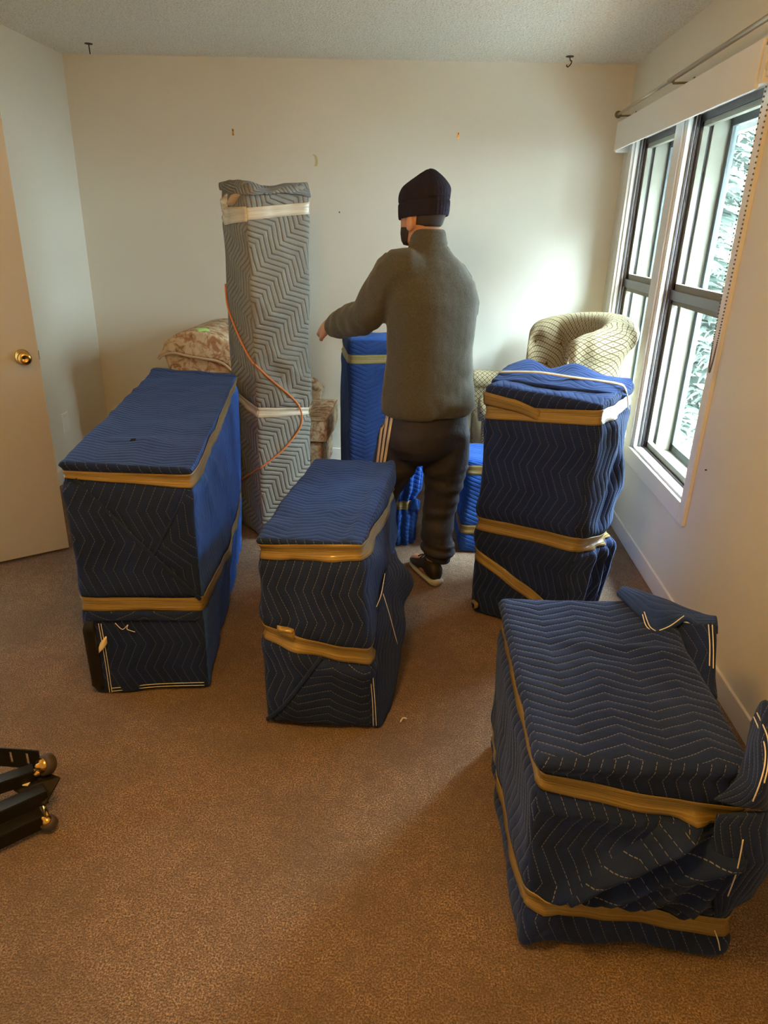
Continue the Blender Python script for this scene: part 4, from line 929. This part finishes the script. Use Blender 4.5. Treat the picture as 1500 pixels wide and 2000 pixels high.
bar((-1.02, 1.44, .128), (-1.48, 1.10, .128), .034, .004, (0, 0, 1))
# slotted plate
pl = MB(); x0, x1 = -1.30, -1.005
def pp(x, z, y): return V((x, 1.452+y-(x+1.005)*.02, z))
segs = [(-1.30, -1.135), (-1.126, -1.092), (-1.083, -1.045), (-1.036, -1.005)]
for a, b in segs: pl.add([pp(x, z, y) for y in (0, .004) for x in (a, b) for z in (.125, .168)], [(0, 2, 3, 1), (4, 5, 7, 6), (0, 4, 6, 2), (1, 3, 7, 5), (0, 1, 5, 4), (2, 6, 7, 3)])
for z0, z1 in ((.112, .128), (.165, .176)): pl.add([pp(x, z, y) for y in (0, .004) for x in (x0, x1) for z in (z0, z1)], [(0, 2, 3, 1), (4, 5, 7, 6), (0, 4, 6, 2), (1, 3, 7, 5), (0, 1, 5, 4), (2, 6, 7, 3)])
pl.build('slotted_plate', M['darkmetal'], bf)
bp_ = MB(); vs = [V((-.945, 1.435, z)) for z in (.10, .106)]+[V((-.962, 1.375, z)) for z in (.06, .066)]+[V((-1.06, 1.40, z)) for z in (.08, .086)]+[V((-1.02, 1.46, z)) for z in (.10, .106)]
bp_.add(vs, [(0, 2, 4, 6), (1, 7, 5, 3), (0, 1, 3, 2), (2, 3, 5, 4), (4, 5, 7, 6), (6, 7, 1, 0)]); bp_.build('corner_bracket', M['darkmetal'], bf)
def caster(c, ax, r, wdt):
    w_ = MB().lathe(V(c)-V(ax).normalized()*wdt/2, ax, [(0, r*.45), (0, r*.86), (wdt*.15, r), (wdt*.85, r), (wdt, r*.86), (wdt, r*.5)], 22).build('caster_wheel', M['rubber'], bf, True)
    MB().lathe(V(c)+V(ax).normalized()*(wdt/2-.002), ax, [(0, r*.72), (.004, r*.70), (.010, r*.5), (.012, r*.30), (.020, r*.22), (.022, .001)], 18).build('hub', M['brass'], w_, True)
caster((-.988, 1.452, .132), (-.42, -.80, .42), .029, .030)
caster((-.945, 1.352, .026), (-.3, -.3, .9), .021, .026)
MB().tube([(-.985, 1.40, .045), (-.955, 1.365, .04), (-.947, 1.355, .03)], .006, 8).build('caster_stem', M['brass'], bf, True)
MB().tube([(-1.01, 1.425, .115), (-.998, 1.44, .122)], .009, 8).build('caster_stem', M['brass'], bf, True)
boxo('paper_label', (-1.035, 1.403, .098), (-1.02, 1.418, .1), M['tag'], bf)

# ------------------------------------------------------------------ small things
def hook(x, y, hooked, label):
    t_ = empty('ceiling_hook', (x, y, H), label, 'hook', 'ceiling hooks')
    MB().lathe((x, y, H), (0, 0, -1), [(0, .022), (.003, .022), (.005, .010), (.006, .002)], 14).build('hook_plate', M['darkmetal'], t_)
    pts = [(x, y, H), (x+.002, y, H-.03), (x+.003, y, H-.05)] if not hooked else [(x, y, H), (x+.004, y, H-.018), (x+.012, y, H-.022), (x+.010, y, H-.036), (x-.004, y, H-.05), (x-.012, y, H-.046), (x-.012, y, H-.040)]
    MB().tube(catmull(pts, 18), .003, 7).build('hook_shank', M['darkmetal'], t_, True)
hook(-1.945, 4.423, False, 'straight black ceiling hook near the left corner')
hook(.716, 4.52, True, 'curled black ceiling hook near the right corner')
def nail(x, z, label):
    t_ = empty('picture_hook', (x, YB, z), label, 'hook', 'picture hooks on the far wall')
    MB().box((x-.005, YB-.002, z-.018), (x+.005, YB, z+.018)).tube([(x, YB-.002, z-.016), (x, YB-.012, z-.018), (x, YB-.014, z-.008)], .002, 6).build('hook_strip', M['brass'], t_)
    MB().tube([(x, YB, z+.006), (x, YB-.016, z+.012)], .0025, 6).build('nail', M['darkmetal'], t_)
nail(-1.225, 2.052, 'small picture hook on the far wall above the grey column')
nail(.136, 2.061, 'small picture hook on the far wall above and right of the man')
sc_ = MB(); q = catmull([(-.735, YB-.0015, 1.942), (-.722, YB-.0015, 1.93), (-.716, YB-.0015, 1.90), (-.722, YB-.0015, 1.878)], 10)
for p in q: sc_.v += [p-V((.008, 0, 0)), p+V((.008, 0, 0))]
sc_.f = [(2*i, 2*i+1, 2*i+3, 2*i+2) for i in range(9)]
M['oldtape'] = mat('yellowed_tape', (.55, .50, .30), .5)
o = sc_.build('tape_scrap', M['oldtape']); s_ = o.modifiers.new('thickness', 'SOLIDIFY'); s_.thickness = .001
tag(o, 'short curved scrap of yellowed tape stuck on the far wall', 'tape')
MB().tube([(-.575, YB, 1.622), (-.575, YB-.006, 1.624)], .004, 6).build('wall_screw', M['darkmetal']); tag(bpy.data.objects['wall_screw'], 'tiny dark screw head in the far wall beside the man\'s head', 'screw')
MB().tube([(XR, 2.64, .695), (XR-.006, 2.64, .695)], .003, 6).build('wall_screw', M['darkmetal']); tag(bpy.data.objects['wall_screw.001'], 'tiny dark screw head in the window wall below the casing', 'screw')
ol = empty('power_outlet', (XL, 4.107, .354), 'white power outlet plate low on the left wall', 'outlet')
MB().box((XL, 4.07, .295), (XL+.006, 4.145, .415), .002).build('cover_plate', M['plastic'], ol)
for z in (.33, .38): MB().box((XL+.006, 4.093, z-.014), (XL+.008, 4.121, z+.014), .001).build('socket', M['plastic'], ol)
li = MB().tube(catmull([(-.02, 1.875, .012), (-.012, 1.89, .016), (.0, 1.893, .012)], 8), .0025, 6).build('lint_curl', M['tag'], None, True)
tag(li, 'tiny pale curl of lint on the carpet right of the middle bundle', 'lint')
